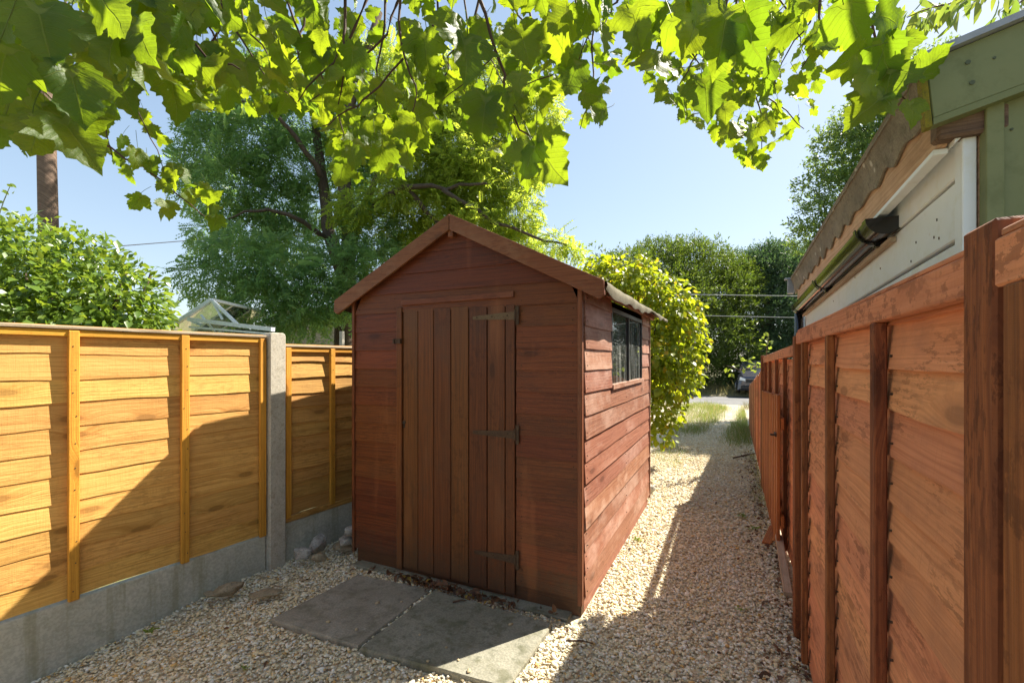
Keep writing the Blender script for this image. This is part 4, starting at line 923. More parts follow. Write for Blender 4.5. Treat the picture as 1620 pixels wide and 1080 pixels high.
lit = bl([(660, 260, 0, 60), (720, 230, .2, 65), (790, 200, .3, 65), (760, 300, -.2, 60), (810, 340, -.3, 48), (700, 330, -.2, 55), (650, 200, .4, 60), (750, 360, -.5, 50), (820, 270, 0, 45), (680, 150, .3, 70), (780, 130, .4, 65), (570, 220, .5, 50), (640, 360, .1, 40), (880, 385, -.6, 22), (910, 400, -.7, 14), (850, 180, .4, 40), (600, 120, .5, 55), (720, 290, .3, 60), (680, 390, .2, 45), (820, 390, -.3, 40), (560, 330, -.5, 35), (620, 300, -.6, 30), (740, 260, -.4, 50), (560, 170, .2, 40)], ZT)
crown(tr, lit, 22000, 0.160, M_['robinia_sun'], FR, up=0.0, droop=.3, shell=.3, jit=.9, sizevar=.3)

# ------------------------------------------------------------------ bush over the left fence
bsh = thing('ivy_bush', at(120, 560, 4.7) * Vector((1, 1, 0)) if False else Vector((at(110, 560, 4.9).x, at(110, 560, 4.9).y, 0)), 'broad glossy green bush rising over the left fence', 'bush')
sm = MB()
for k in range(6):
    t = at(40 + 40 * k, 430, 4.9 + .1 * (k % 3)); limb(sm, [bsh.location, bsh.location.lerp(t, .5) + Vector((0, 0, .1)), t], .05, .012, 7, .03)
sm.build('stem', M_['bark'], bsh, smooth=True)
bb = bl([(-40, 440, 0, 110), (40, 430, .1, 105), (110, 450, .2, 100), (170, 470, .2, 90), (200, 490, .2, 66), (228, 508, .1, 40), (60, 500, -.1, 120), (150, 520, 0, 100), (-90, 430, 0, 120), (130, 400, .4, 45), (30, 380, .3, 50), (-20, 560, 0, 130), (110, 570, 0, 130), (195, 570, .1, 80)], 4.8)
crown(bsh, bb, 13000, 0.075, M_['ivy'], [blade(.62, .2, .15, 1), blade(.7, .25, .25, 1), blade(.55, .1, .05, 1)], name='foliage', up=-.1, droop=.25, shell=.62, jit=.7, sizevar=.28)
rs = thing('rose_sprig', at(8, 320, 4.2), 'thin rose shoot with small leaves poking up at the left edge', 'rose shoot')
MB().tube([at(-12, 420, 4.2), at(-5, 350, 4.2), at(6, 318, 4.2), at(17, 292, 4.2)], [.006, .005, .004, .002], 6).build('stem', M_['green_twig'], rs)
for px, py in ((4, 300), (16, 290), (20, 296), (2, 328), (12, 306), (22, 303), (-4, 312), (6, 320), (-2, 332)):
    v, f = blade(.55); obj('leaf', fast_mesh('leaf', v, f, M_['ivy']), rs, Matrix.Translation(at(px, py, 4.2)) @ Euler((random.uniform(-1, 1), random.uniform(-1, 1), random.uniform(0, 6))).to_matrix().to_4x4() @ Matrix.Scale(.055, 4))

# ------------------------------------------------------------------ lime shrub behind the shed
lsb = Vector((at(1010, 600, 7.0).x, at(1010, 600, 7.0).y, 0))
ls = thing('lime_shrub', lsb, 'bright yellow-green shrub leaning past the back of the shed', 'shrub')
sm = MB()
for px, py in ((960, 430), (1000, 430), (1050, 470), (1080, 540), (1060, 620), (1040, 660), (1090, 600), (1020, 560)):
    t = at(px, py, 6.9 + random.uniform(-.3, .3)); limb(sm, [lsb + Vector((random.uniform(-.1, .1), random.uniform(-.1, .1), 0)), lsb.lerp(t, .55) + Vector((0, 0, .25)), t], .022, .004, 6, .03)
sm.build('stem', M_['bark'], ls, smooth=True)
lb = bl([(975, 440, .1, 45), (1010, 455, 0, 50), (1050, 475, 0, 48), (1075, 520, 0, 42), (1080, 570, -.1, 38), (1060, 610, -.2, 42), (1040, 650, -.3, 38), (1030, 560, -.1, 60), (1035, 500, .1, 60), (985, 500, .3, 60), (950, 450, .3, 40), (1092, 490, .1, 22), (1102, 545, 0, 20), (1100, 600, 0, 16), (1045, 690, -.4, 22), (1000, 600, .3, 70), (1015, 425, .1, 26), (940, 425, .3, 24)], 6.9)
crown(ls, lb, 8600, 0.066, M_['lime'], [blade(.75, .2, .2), blade(.8, .3, .3), blade(.7, .1, .1)], name='foliage', up=-.2, droop=.55, shell=.45, jit=.7, sizevar=.3)

# ------------------------------------------------------------------ big yew and dark conifers across the road
def big_tree(px, Z, name, label, cat, blobs, n, size, mat, tm, rad=.3):
    b = Vector((at(px, 600, Z).x, at(px, 600, Z).y, 0.15)); t = thing(name, b, label, cat)
    tk = MB(); top = Vector(blobs[0][0]); limb(tk, [b, b.lerp(top, .6) + Vector((.1, 0, 0)), top], rad, rad * .3, 9, .05)
    for c in blobs[1:7]: limb(tk, [b.lerp(top, .35), Vector(c[0])], rad * .3, rad * .08, 6, .05)
    tk.build('trunk', M_['bark'], t, smooth=True)
    crown(t, blobs, n, size, mat, tm, shell=.6, jit=.6, up=.25)
    return t
SP = [sprig(9, 1, .34, .10), sprig(9, 2, .30, .09), sprig(8, 3, .40, .11)]
yb = bl([(1060, 430, 0, 50), (1000, 430, -1, 40), (1110, 420, 0, 45), (1060, 480, -1, 70), (1140, 470, -.5, 50), (970, 470, 0, 50), (1110, 530, -1, 60), (1040, 560, -1, 70), (1000, 520, -1, 60), (1120, 590, -1.2, 45), (1160, 560, -1, 40), (1085, 405, .5, 32), (1040, 408, .2, 34), (1150, 430, .4, 34), (960, 430, .5, 30), (1165, 450, .2, 36), (1160, 500, 0, 40), (1060, 610, -1, 50), (990, 600, -1, 60)], 23)
big_tree(1060, 23, 'yew_tree', 'huge rounded yew with olive-lit top across the road', 'tree', yb, 18000, 0.42, M_['yew'], SP)
cb = bl([(1205, 440, 0, 45), (1225, 420, .3, 36), (1250, 440, .5, 42), (1180, 430, .5, 34), (1200, 500, -.5, 55), (1250, 510, 0, 50), (1190, 560, -.6, 45), (1240, 580, -.3, 55), (1280, 470, .5, 50), (1300, 560, 0, 60), (1210, 405, .5, 22), (1240, 402, .6, 20), (1268, 415, .7, 22), (1330, 450, .8, 60), (1190, 600, -.4, 36)], 24)
big_tree(1230, 24, 'conifer_tree', 'dark blue-green conifer right of the yew across the road', 'tree', cb, 20000, 0.40, M_['cypress'], SP)
ab = bl([(1380, 250, 0, 60), (1340, 310, 0, 50), (1300, 350, -.2, 40), (1400, 180, 0, 55), (1360, 200, .3, 45), (1330, 250, .3, 42), (1290, 300, .3, 30), (1440, 200, .2, 60), (1420, 280, .2, 80), (1340, 380, .2, 60), (1280, 380, .2, 28), (1470, 130, .2, 60), (1500, 230, .4, 80), (1310, 220, .3, 20), (1400, 380, .3, 80), (1430, 130, 0, 40)], 12.5)
big_tree(1400, 12.8, 'ash_tree', 'airy mid-green tree showing above the cement roof', 'tree', ab, 9000, 0.22, M_['far_leaf'], [sprig(7, 5, .40, .17), sprig(7, 6, .42, .18), sprig(6, 7, .45, .18)], .2)
hb = bl([(x, 590 + (x % 3) * 6, 0, 44) for x in range(-200, 960, 40)], 27)
hg = thing('hedge', at(400, 600, 27) * Vector((1, 1, 0)) if False else Vector((at(400, 600, 27).x, at(400, 600, 27).y, 0)), 'far dark hedge glimpsed behind the tree and greenhouse', 'hedge')
crown(hg, hb, 3000, 0.5, M_['yew'], SP, name='foliage', shell=.6)
ugb = bl([(x, 612, 0, 16) for x in range(1110, 1200, 14)], 22.6)
ug = thing('undergrowth', Vector((at(1150, 620, 22.4).x, at(1150, 620, 22.4).y, 0.1)), 'low dark undergrowth along the far side of the road', 'undergrowth')
crown(ug, ugb, 900, 0.34, M_['cypress'], SP, name='foliage', shell=.4)

# ------------------------------------------------------------------ apple twigs reaching over the fence
ap = thing('apple_tree', Vector((0.95, 6.9, 0)), 'young apple tree reaching leafy twigs over the far fence', 'tree')
tw = MB(); A0 = Vector((0.95, 6.9, 0)); limb(tw, [A0, Vector((0.85, 6.8, 1.2)), at(1215, 575, 6.6)], .03, .012, 7, .02)
limb(tw, [at(1212, 585, 6.6), at(1195, 580, 6.4), at(1170, 585, 6.2), at(1148, 578, 6.1)], .01, .003, 6, .006)
limb(tw, [at(1212, 585, 6.6), at(1213, 555, 6.5), at(1216, 528, 6.5)], .01, .003, 6, .006)
tw.build('trunk', M_['twig'], ap, smooth=True)
v, f = blade(.62, .25, .2); me_ap = fast_mesh('apple_leaf', v, f, M_['apple_leaf'], True)
for k in range(70):
    a = random.random()
    if k < 42: P = at(1146 + 62 * a, 584 - 8 * math.sin(a * 3) + random.gauss(0, 7), 6.3 + random.gauss(0, .12))
    else: P = at(1212 + random.gauss(0, 6), 522 + 62 * a, 6.55 + random.gauss(0, .1))
    obj('leaf', me_ap, ap, Matrix.Translation(P) @ Euler((random.uniform(-1.2, .4), random.uniform(-.7, .7), random.uniform(0, 6.28))).to_matrix().to_4x4() @ Matrix.Scale(random.uniform(.05, .085), 4))

# ------------------------------------------------------------------ parked car across the road
car = thing('parked_car', Vector((1.02, 21.9, 0.05)), 'dark car with white number plate parked beyond the road', 'car')
CX, CY = 1.02, 21.2; CZ = 0.03
def car_loft(secs, name, mat):
    """sections along the length: (y, half width low, half width high, z low, z high)"""
    vs = []; fs = []; k = 8
    for y, w0, w1, z0_, z1_ in secs:
        for a in range(k):
            t = [(-1, 0), (-1, .45), (-.97, .8), (-.80, 1), (.80, 1), (.97, .8), (1, .45), (1, 0)][a]
            w = w0 + (w1 - w0) * t[1]; vs.append((CX + t[0] * w, CY + y, CZ + z0_ + (z1_ - z0_) * t[1]))
    for i in range(len(secs) - 1):
        for a in range(k): fs.append((i * k + a, i * k + (a + 1) % k, (i + 1) * k + (a + 1) % k, (i + 1) * k + a))
    fs += [tuple(range(k)), tuple(range((len(secs) - 1) * k, len(secs) * k))]
    return MB().add(vs, fs).build(name, mat, car, smooth=False)
body = car_loft([(0, .70, .66, .32, .72), (.06, .82, .74, .24, .80), (.5, .86, .80, .20, .92), (1.0, .87, .82, .20, .98), (2.6, .87, .82, .20, 1.0), (3.7, .86, .80, .22, .98), (4.1, .80, .72, .3, .9)], 'body', M_['car_paint'])
cab = car_loft([(.95, .80, .76, .96, 1.0), (1.75, .80, .60, .96, 1.42), (2.3, .80, .60, .96, 1.46), (3.1, .80, .60, .96, 1.44), (3.85, .78, .66, .94, 1.02)], 'cabin', M_['car_paint'])
MB().add([(CX - .66, CY + 1.02, CZ + 1.02), (CX + .66, CY + 1.02, CZ + 1.02), (CX + .52, CY + 1.70, CZ + 1.405), (CX - .52, CY + 1.70, CZ + 1.405)], [(0, 1, 2, 3)]).build('windscreen', M_['car_glass'], car, Matrix.Translation((0, -.012, .012)))
MB().box((CX, CY - .012, CZ + .62), (1.0, .03, .13)).build('grille', M_['car_trim'], car)
MB().box((CX, CY - .02, CZ + .36), (1.35, .06, .16)).build('bumper', M_['car_trim'], car, bevel=.02)
MB().box((CX, CY - .055, CZ + .44), (.52, .012, .115)).build('number_plate', M_['plate'], car)
for s_ in (-1, 1):
    MB().prism([(CX + s_ * .52, CZ + .62), (CX + s_ * .74, CZ + .66), (CX + s_ * .72, CZ + .78), (CX + s_ * .52, CZ + .72)] if s_ > 0 else [(CX - .72, CZ + .78), (CX - .74, CZ + .66), (CX - .52, CZ + .62), (CX - .52, CZ + .72)], CY - .005, CY + .06).build('headlight', M_['white_metal'], car)
    MB().box((CX + s_ * .93, CY + 1.35, CZ + 1.02), (.16, .1, .11)).build('mirror', M_['car_paint'], car, bevel=.02)
    for y in (.75, 3.3):
        w = MB().tube([(CX + s_ * .70, CY + y, CZ + .31), (CX + s_ * .88, CY + y, CZ + .31)], .31, 20).build('wheel', M_['car_trim'], car)
        MB().tube([(CX + s_ * .885, CY + y, CZ + .31), (CX + s_ * .895, CY + y, CZ + .31)], .2, 16).build('rim', M_['white_metal'], w)

# ------------------------------------------------------------------ greenhouse, stone shed, pole and wires on the left
gh = thing('greenhouse', Vector((at(345, 560, 6.0).x, at(345, 560, 6.0).y, 0)), 'white-framed glass greenhouse showing its gable above the left fence', 'greenhouse')
Zg = 6.0
ga, gl_, gr_ = at(335, 474, Zg), at(262, 522, Zg), at(380, 517, Zg - .0)
back = Vector((-0.75, 1.3, 0)).normalized() * 1.6
def bar(a, b, r=.022, par=gh, name='glazing_bar'): return beam(name, a, b, r * 2, r * 1.4, M_['white_metal'], par, bevel=0)
bar(ga, gl_, .03); bar(ga, gr_, .022); bar(ga, ga + back, .025); bar(gl_, gl_ + back, .025)
e1, e2 = at(300, 505, Zg), at(432, 521, Zg - .2); bar(e1, e2, .035, name='eaves_bar'); bar(e1 + Vector((0, 0, -.10)), e2 + Vector((0, 0, -.06)), .018, name='eaves_bar')
for k in (1, 2, 3): bar(ga + back * (k / 3), gl_ + back * (k / 3), .016)
bar(at(352, 505, Zg), at(335, 474, Zg), .014); bar(at(318, 498, Zg), at(352, 540, Zg), .014); bar(at(368, 520, Zg), at(368, 560, Zg), .02); bar(at(300, 505, Zg), at(300, 570, Zg), .025); bar(at(430, 520, Zg - .2), at(430, 570, Zg - .2), .025)
def pane(pts): MB().add(pts + [p + Vector((0, .004, .0)) for p in pts], [tuple(range(len(pts))), tuple(range(2 * len(pts) - 1, len(pts) - 1, -1))]).build('pane', M_['clear_glass'], gh)
dn = Vector((0, 0, -.005))
for k in range(3): pane([ga + back * (k / 3) + dn, ga + back * ((k + 1) / 3) + dn, gl_ + back * ((k + 1) / 3) + dn, gl_ + back * (k / 3) + dn])
pane([ga, at(305, 503, Zg), at(378, 513, Zg)]); pane([at(302, 508, Zg), at(366, 518, Zg), at(366, 565, Zg), at(302, 565, Zg)]); pane([at(370, 519, Zg), at(430, 524, Zg - .2), at(430, 565, Zg - .2), at(370, 565, Zg)])
gb = Vector((0, 0, 0))
for P in (gl_, gl_ + back, at(300, 570, Zg), at(430, 570, Zg - .2), at(368, 560, Zg)): beam('corner_post', (P.x, P.y, 0), P, .045, .03, M_['white_metal'], gh, out=(0, 1, 0), bevel=0)
so = thing('stone_outbuilding', Vector((at(500, 560, 12).x, at(500, 560, 12).y, 0)), 'grey rubble stone wall glimpsed through the tree left of the shed', 'outbuilding')
a, b = at(440, 560, 12.0), at(600, 560, 12.6)
M = frame((a.x, a.y, 0), Vector((b.x - a.x, b.y - a.y, 0))); L = Vector((b.x - a.x, b.y - a.y, 0)).length
MB().box((L / 2, 0, 1.45), (L, .4, 2.9)).build('wall', M_['stone_wall'], so, M)
MB().box((L * .62, -.22, 1.4), (.12, .05, 2.8)).build('door_frame', M_['white_paint'], so, M)
MB().box((L * .75, -.21, 1.2), (.7, .04, 2.4)).build('door', M_['shed_front'], so, M)
tag(beam('grey_post', Vector((at(541, 560, 6.2).x, at(541, 560, 6.2).y, 0)), at(541, 524, 6.2), .05, .05, M_['post_concrete'], None, out=(0, 1, 0)), 'short grey post behind the tan fence panel beside the shed', 'post')
pz = 6.6; pb = at(79, 500, pz)
up_ = thing('utility_pole', Vector((pb.x, pb.y, 0)), 'brown wooden utility pole rising behind the bush at the left', 'utility pole')
MB().tube([(pb.x + .01, pb.y, 0), (pb.x, pb.y, 2.5), at(73, 200, pz), at(70, 40, pz)], [.125, .115, .105, .10], 16).build('pole', M_['pole_wood'], up_, frame((0, 0, 0), (0, 0, 1), (0, 1, 0)) @ frame((0, 0, 0), (0, 0, 1), (0, 1, 0)).inverted(), smooth=True)
def wire(pts, r, mat, label):
    P = [Vector(p) for p in pts]; out = []
    for a, b in zip(P[:-1], P[1:]):
        for k in range(8): out.append(a.lerp(b, k / 8))
    out.append(P[-1]); return tag(MB().tube(out, r, 6).build('overhead_cable', mat), label, 'cable')
wire([at(72, 60, pz), at(215, 165, 9), at(300, 268, 12), at(420, 380, 20)], .022, M_['cable'], 'black overhead cable slanting down from the pole to the tree')
wire([at(95, 400, 12), at(180, 390, 12), at(330, 378, 14), at(600, 372, 18)], .012, M_['cable'], 'thin dark cable running level behind the bush to the tree')
wire([at(950, 466, 14), at(1105, 466, 14.5), at(1250, 468, 14), at(1420, 471, 14)], .012, M_['pale_cable'], 'upper pale wire crossing before the yew and conifer')
wire([at(950, 497, 14), at(1105, 499, 14.5), at(1250, 502, 14), at(1420, 506, 14)], .010, M_['pale_cable'], 'lower pale wire crossing before the yew and conifer')

# ------------------------------------------------------------------ grass and weeds
def grass(name, pts, h, label, mat, w=.06):
    n = len(pts); d = np.stack([rng.normal(0, .35, n), rng.normal(0, .35, n), np.ones(n)], 1)
    tv = np.array([(-.5 * w, 0, 0), (.5 * w, 0, 0), (.32 * w, .55, .08), (0, 1, .3), (-.32 * w, .55, .08)]); 
    tf = np.array([(0, 1, 2, 4)]); 
    tv = np.array([(-.5 * w, 0, 0), (.5 * w, 0, 0), (.3 * w, .6, .1), (-.3 * w, .6, .1), (0, 1, .32)]); tf = np.array([(0, 1, 2, 3), (3, 2, 4, 4)])
    tf3 = np.array([(0, 1, 2), (0, 2, 3), (3, 2, 4)])
    a, b = scatter(tv, tf3, rots(d, unit(n)), h * rng.lognormal(0, .35, n), pts)
    return tag(obj(name, fast_mesh(name, a, b, mat)), label, None, None, 'stuff')
def patch(poly, n, z=0.0, clump=.12):
    P = [on_ground(px, py, z) for px, py in poly]; xs = [p.x for p in P]; ys = [p.y for p in P]; out = []
    nc = 60; cx = rng.uniform(min(xs), max(xs), nc); cy = rng.uniform(min(ys), max(ys), nc)
    i = rng.integers(0, nc, n * 3); x = np.where(rng.random(n * 3) < .6, cx[i] + rng.normal(0, clump, n * 3), rng.uniform(min(xs), max(xs), n * 3)); y = np.where(rng.random(n * 3) < .6, cy[i] + rng.normal(0, clump * 2, n * 3), rng.uniform(min(ys), max(ys), n * 3))
    ins = np.zeros(len(x), bool); j = len(P) - 1
    for k in range(len(P)):
        a, b = P[k], P[j]; c = ((a.y > y) != (b.y > y)) & (x < (b.x - a.x) * (y - a.y) / (b.y - a.y + 1e-9) + a.x); ins ^= c; j = k
    x = x + rng.normal(0, clump * .7, len(x)); y = y + rng.normal(0, clump * 2.2, len(y))
    ok = ins & (x < .33)
    return np.stack([x[ok], y[ok], np.full(ok.sum(), z - .01)], 1)[:n]
grass('grass', patch([(1060, 690), (1108, 684), (1140, 662), (1152, 645), (1120, 637), (1080, 640), (1052, 655)], 14000), .075, 'sunlit tufty grass on the left of the far track', M_['grass'])
grass('grass', patch([(1148, 690), (1160, 706), (1203, 700), (1203, 648), (1180, 642), (1165, 668)], 9000), .075, 'grass in shade along the foot of the far right fence', M_['grass'])
grass('grass', patch([(1192, 720), (1204, 800), (1212, 800), (1206, 715)], 500, 0, .05), .07, 'thin weedy grass at the foot of the gate', M_['grass'])
grass('grass', patch([(1030, 720), (1075, 745), (1090, 715), (1050, 700)], 900, 0, .05), .05, 'sparse grass in gravel below the lime shrub', M_['grass'])
vp = np.stack([rng.uniform(-14, 6, 9000), rng.uniform(21.2, 23.2, 9000), np.full(9000, .03)], 1); vp[:, 2] += np.clip(vp[:, 1] - 21.2, 0, 1) * .25
grass('dry_grass', vp, .22, 'dry straw-coloured verge grass beyond the road', M_['dry_grass'], .05)
vq = np.stack([rng.uniform(-7, 1.2, 4500), rng.uniform(15.6, 17.2, 4500), np.full(4500, -.01)], 1)
vq = vq[(vq[:, 0] < -2.0) | (vq[:, 0] > .35)]
grass('dry_grass', vq, .13, 'dry grass along the near edge of the road', M_['dry_grass'], .05)
def weed(px, py, z, n, s, label):
    P = on_ground(px, py, z); t = thing('weed', P, label, 'weed')
    v, f = blade(.5, .2, .3); me = fast_mesh('leaf', v, f, M_['ivy'])
    for k in range(n): obj('leaf', me, t, Matrix.Translation(P + Vector((random.gauss(0, s * .3), random.gauss(0, s * .3), 0.01))) @ Euler((random.uniform(.1, .9), 0, random.uniform(0, 6.28))).to_matrix().to_4x4() @ Matrix.Scale(s * random.uniform(.6, 1.1), 4))
weed(1006, 855, .01, 9, .045, 'small bright weed in sun beside the shed side wall')
weed(1176, 818, .01, 10, .05, 'small green weed in the shaded gravel before the gate')
weed(1172, 967, .01, 9, .03, 'tiny low weed at the near end of the lit path')
weed(240, 1000, -.05, 12, .035, 'small mossy weed at the foot of the gravel board')
weed(1190, 838, .01, 7, .05, 'straggly weed at the foot of the gate')
weed(388, 1060, -.03, 7, .025, 'tiny seedling in the near gravel at the lower left')
# fallen leaves at the door step
n = 260; fx = np.clip(rng.normal(ux(725), .28, n), UL + .3, UR - .12); fy = VF - .10 - np.abs(rng.normal(0, .025, n))
tv, tf = blade(.6, .4, .4)
nl_ = np.stack([rng.normal(0, .6, n), rng.normal(0, .6, n), np.ones(n)], 1)
a, b = scatter(tv, tf, rots(unit(n) * np.array([1, 1, .3]), nl_), .032 * rng.lognormal(0, .3, n), np.stack([fx, fy, .03 + rng.uniform(0, .025, n)], 1))
tag(obj('leaf_litter', fast_mesh('leaf_litter', a, b, M_['dead_leaf'])), 'brown fallen leaves drifted along the shed doorstep', None, None, 'stuff')
n = 150; xy = np.stack([rng.uniform(-2.9, .3, n), rng.uniform(1.2, 6.5, n)], 1); xy = xy[free(xy[:, 0], xy[:, 1])]; n = len(xy)
a, b = scatter(tv, tf, rots(unit(n) * np.array([1, 1, .3]), np.array([0, 0, 1.]) + .5 * unit(n)), .026 * rng.lognormal(0, .3, n), np.stack([xy[:, 0], xy[:, 1], ground_z(xy[:, 0], xy[:, 1]) + .018], 1))
tag(obj('leaf_litter', fast_mesh('leaf_litter', a, b, M_['dead_leaf'])), 'scattered yellow and brown leaves on the gravel', None, None, 'stuff')
n = 700; ly = rng.uniform(1.6, 8.5, n); lx = .33 - np.abs(rng.normal(0, .11, n)); k_ = free(lx, ly); lx, ly = lx[k_], ly[k_]; n = len(lx)
a, b = scatter(tv, tf, rots(unit(n) * np.array([1, 1, .3]), np.array([0, 0, 1.]) + .6 * unit(n)), .024 * rng.lognormal(0, .35, n), np.stack([lx, ly, ground_z(lx, ly) + .014 + rng.uniform(0, .008, n)], 1))
tag(obj('leaf_litter', fast_mesh('leaf_litter', a, b, M_['dead_leaf'])), 'dark leaf crumbs gathered along the foot of the right fence', None, None, 'stuff')
for (p, q_, r_, lab) in (((895, 1013), (940, 1018), .005, 'thin dry twig lying on the gravel beside the slab'), ((1160, 724), (1200, 716), .012, 'dark stick lying across the far shaded path'), ((716, 952), (738, 949), .005, 'flat brown bark scrap on the darker slab')):
    P, Q = on_ground(*p, .03), on_ground(*q_, .03); m_ = P.lerp(Q, .5) + Vector((.01, 0.01, .006))
    tag(MB().tube([P, m_, Q], [r_, r_ * .9, r_ * .4], 6).build('twig', M_['twig'], None, smooth=True), lab, 'twig')

# ------------------------------------------------------------------ maple boughs overhead
def maple_mesh(seed):
    r = random.Random(seed)
    half = [(0.0, 0.0), (0.09, -0.07), (0.20, -0.08), (0.33, -0.02), (0.32, 0.07), (0.42, 0.10), (0.41, 0.18), (0.52, 0.24), (0.505, 0.33), (0.60, 0.47), (0.49, 0.46), (0.45, 0.52), (0.385, 0.49), (0.30, 0.50), (0.31, 0.58), (0.355, 0.635), (0.29, 0.69), (0.285, 0.77), (0.19, 0.80), (0.15, 0.88), (0.075, 0.91), (0.0, 1.02)]
    half = [(x * r.uniform(.93, 1.07), y + r.uniform(-.012, .012)) if 0 < i < len(half) - 1 else (x, y) for i, (x, y) in enumerate(half)]
    out = half + [(-x * r.uniform(.95, 1.05), y + r.uniform(-.01, .01)) for x, y in half[-2:0:-1]]
    vein = []
    for (tx, ty), k in (((0, 1.02), 7), ((.56, .44), 5), ((-.56, .44), 5), ((.29, -.02), 3), ((-.29, -.02), 3)):
        vein.append([(tx * (i + 1) / (k + 1) * 1.0, .04 + (ty - .04) * (i + 1) / (k + 1)) for i in range(k)])
    P = list(out); E = [(i, (i + 1) % len(out)) for i in range(len(out))]; va = [0.0] * len(out)
    root = len(P); P.append((0, .04)); va.append(1.0)
    for line in vein:
        prev = root
        for p in line: P.append(p); va.append(1.0); E.append((prev, len(P) - 1)); prev = len(P) - 1
    for s in (-1, 1):
        for p in ((.13, .22), (.22, .36), (.12, .45), (.30, .20), (.18, .08), (.13, .62), (.38, .34), (.12, .75)): P.append((s * p[0], p[1])); va.append(0.15)
    v2, e2, f2, ov, oe, of = delaunay_2d_cdt([Vector(p) for p in P], E, [], 1, 1e-5)
    at_ = [va[o[0]] if o else 0.1 for o in ov]
    fold = r.uniform(.15, .60); droop = r.uniform(.15, .75); cup = r.uniform(-.15, .35); ph = r.uniform(0, 6); tw = r.uniform(-.25, .25)
    co = []
    for p in v2:
        x, y = p.x, p.y; z = fold * abs(x) - droop * y * y * .6 - cup * x * x + .045 * math.sin(x * 9 + ph) * math.cos(y * 8 + ph) + .02 * math.sin(x * 21 + y * 17 + ph) + tw * x * y
        co.append((x, y, z))
    uv = [(p.x, p.y) for p in v2]
    # petiole
    n0 = len(co); L = r.uniform(.5, .9); k = 5
    for i in range(k):
        t = i / (k - 1); c = Vector((.08 * math.sin(t * 2 + ph), -L * t + .04, .16 * t * t))
        for a in range(3):
            co.append((c.x + .011 * math.cos(a * 2.094), c.y, c.z + .011 * math.sin(a * 2.094))); uv.append((0, .5)); at_.append(1.0)
    tri = [tuple(f) for f in f2]
    for i in range(k - 1):
        for a in range(3):
            p, q_, r2, s2 = n0 + i * 3 + a, n0 + i * 3 + (a + 1) % 3, n0 + (i + 1) * 3 + (a + 1) % 3, n0 + (i + 1) * 3 + a; tri += [(p, q_, r2), (p, r2, s2)]
    return np.array(co), np.array(tri), np.array(uv), np.array(at_)
LV = [maple_mesh(100 + k) for k in range(14)]
LM = [fast_mesh('maple_leaf', a, b, M_['maple'], True, c, d) for a, b, c, d in LV]
mp = thing('maple_tree', Vector((-2.2, -0.9, 0)), 'maple with big lobed backlit leaves hanging across the top of view', 'tree')
tb = MB()
HUB = Vector((-1.5, -0.3, 3.6))
limb(tb, [Vector((-2.2, -.9, -.05)), Vector((-2.1, -.8, 1.6)), HUB], .16, .09, 12, .03)
limb(tb, [HUB, Vector((-1.4, .6, 3.6)), Vector((-1.1, 1.6, 3.3))], .06, .02, 8, .03)
limb(tb, [HUB, Vector((-.6, .4, 3.6)), Vector((.4, 1.4, 3.3)), Vector((1.2, 2.6, 3.1))], .06, .015, 8, .03)
limb(tb, [HUB, Vector((-1.0, .8, 3.3)), Vector((-.3, 1.4, 3.2)), at(980, -30, 1.9)], .05, .012, 8, .03)
limb(tb, [HUB, Vector((-1.7, .5, 2.9)), at(160, -20, 1.5)], .045, .012, 8, .02)
tb.build('trunk', M_['bark'], mp, smooth=True)
def twig(pts, Z, r0, r1):
    P = [at(a, b, Z if not isinstance(Z, (list, tuple)) else Z[i]) for i, (a, b) in enumerate(pts)]
    m = MB(); limb(m, P, r0, r1, 6, .006); m.build('twig', M_['twig'], mp, smooth=True)
for k in range(26):
    x0 = random.uniform(20, 1300); y1 = float(np.interp(x0, [0, 190, 300, 640, 985, 1200, 1330], [150, 100, 130, 180, 60, 190, 60])); dx = random.gauss(0, 60); Zt = random.uniform(1.2, 2.2)
    twig_px = [(x0 - dx, -90), (x0 - dx * .5, y1 * .25), (x0 + random.gauss(0, 15), y1 * .6), (x0 + dx * .5, y1)]
    mbt = MB(); limb(mbt, [at(a_, b_, Zt) for a_, b_ in twig_px], .0055, .0016, 6, .008); mbt.build('twig', M_['twig'], mp, smooth=True)
twig([(740, -120), (762, 0), (770, 22), (795, 111), (799, 141), (825, 207), (851, 221)], 1.25, .006, .0018)
twig([(628, -120), (631, 0), (638, 93), (658, 133), (651, 181)], 1.3, .005, .0015)
twig([(638, 93), (577, 159), (540, 181), (510, 200)], 1.3, .003, .0014)
twig([(640, -20), (610, 55), (540, 126), (490, 160)], 1.5, .005, .0015)
twig([(1000, -80), (977, 0), (940, 37), (914, 100)], 1.4, .005, .0015)
twig([(940, 37), (936, 155), (918, 204)], 1.4, .003, .0012)
twig([(915, 100), (870, 120), (815, 137), (799, 141)], 1.3, .002, .001)
twig([(785, 85), (745, 118), (700, 158)], 1.3, .0022, .001)
twig([(1225, -60), (1234, 0), (1261, 48), (1272, 85)], 2.0, .005, .0015)
twig([(1170, 0), (1180, 90), (1191, 137), (1243, 174), (1272, 204)], 2.2, .006, .0018)
twig([(1191, 137), (1206, 185), (1206, 259)], 2.2, .004, .0015)
twig([(1191, 137), (1150, 170), (1100, 180), (1070, 190)], 2.3, .004, .0012)
twig([(1090, -80), (1080, 20), (1120, 90), (1160, 130)], 1.5, .006, .0016)
twig([(120, -20), (159, 155), (178, 248)], 1.8, .005, .0016)
twig([(60, 120), (152, 222), (222, 263), (267, 296), (315, 337), (344, 355)], 1.8, .005, .0014)
twig([(190, 120), (215, 170), (250, 240), (267, 296)], 1.8, .003, .0012)
twig([(1370, -80), (1365, 20), (1395, 80), (1412, 120), (1440, 165)], 1.15, .0045, .0014)
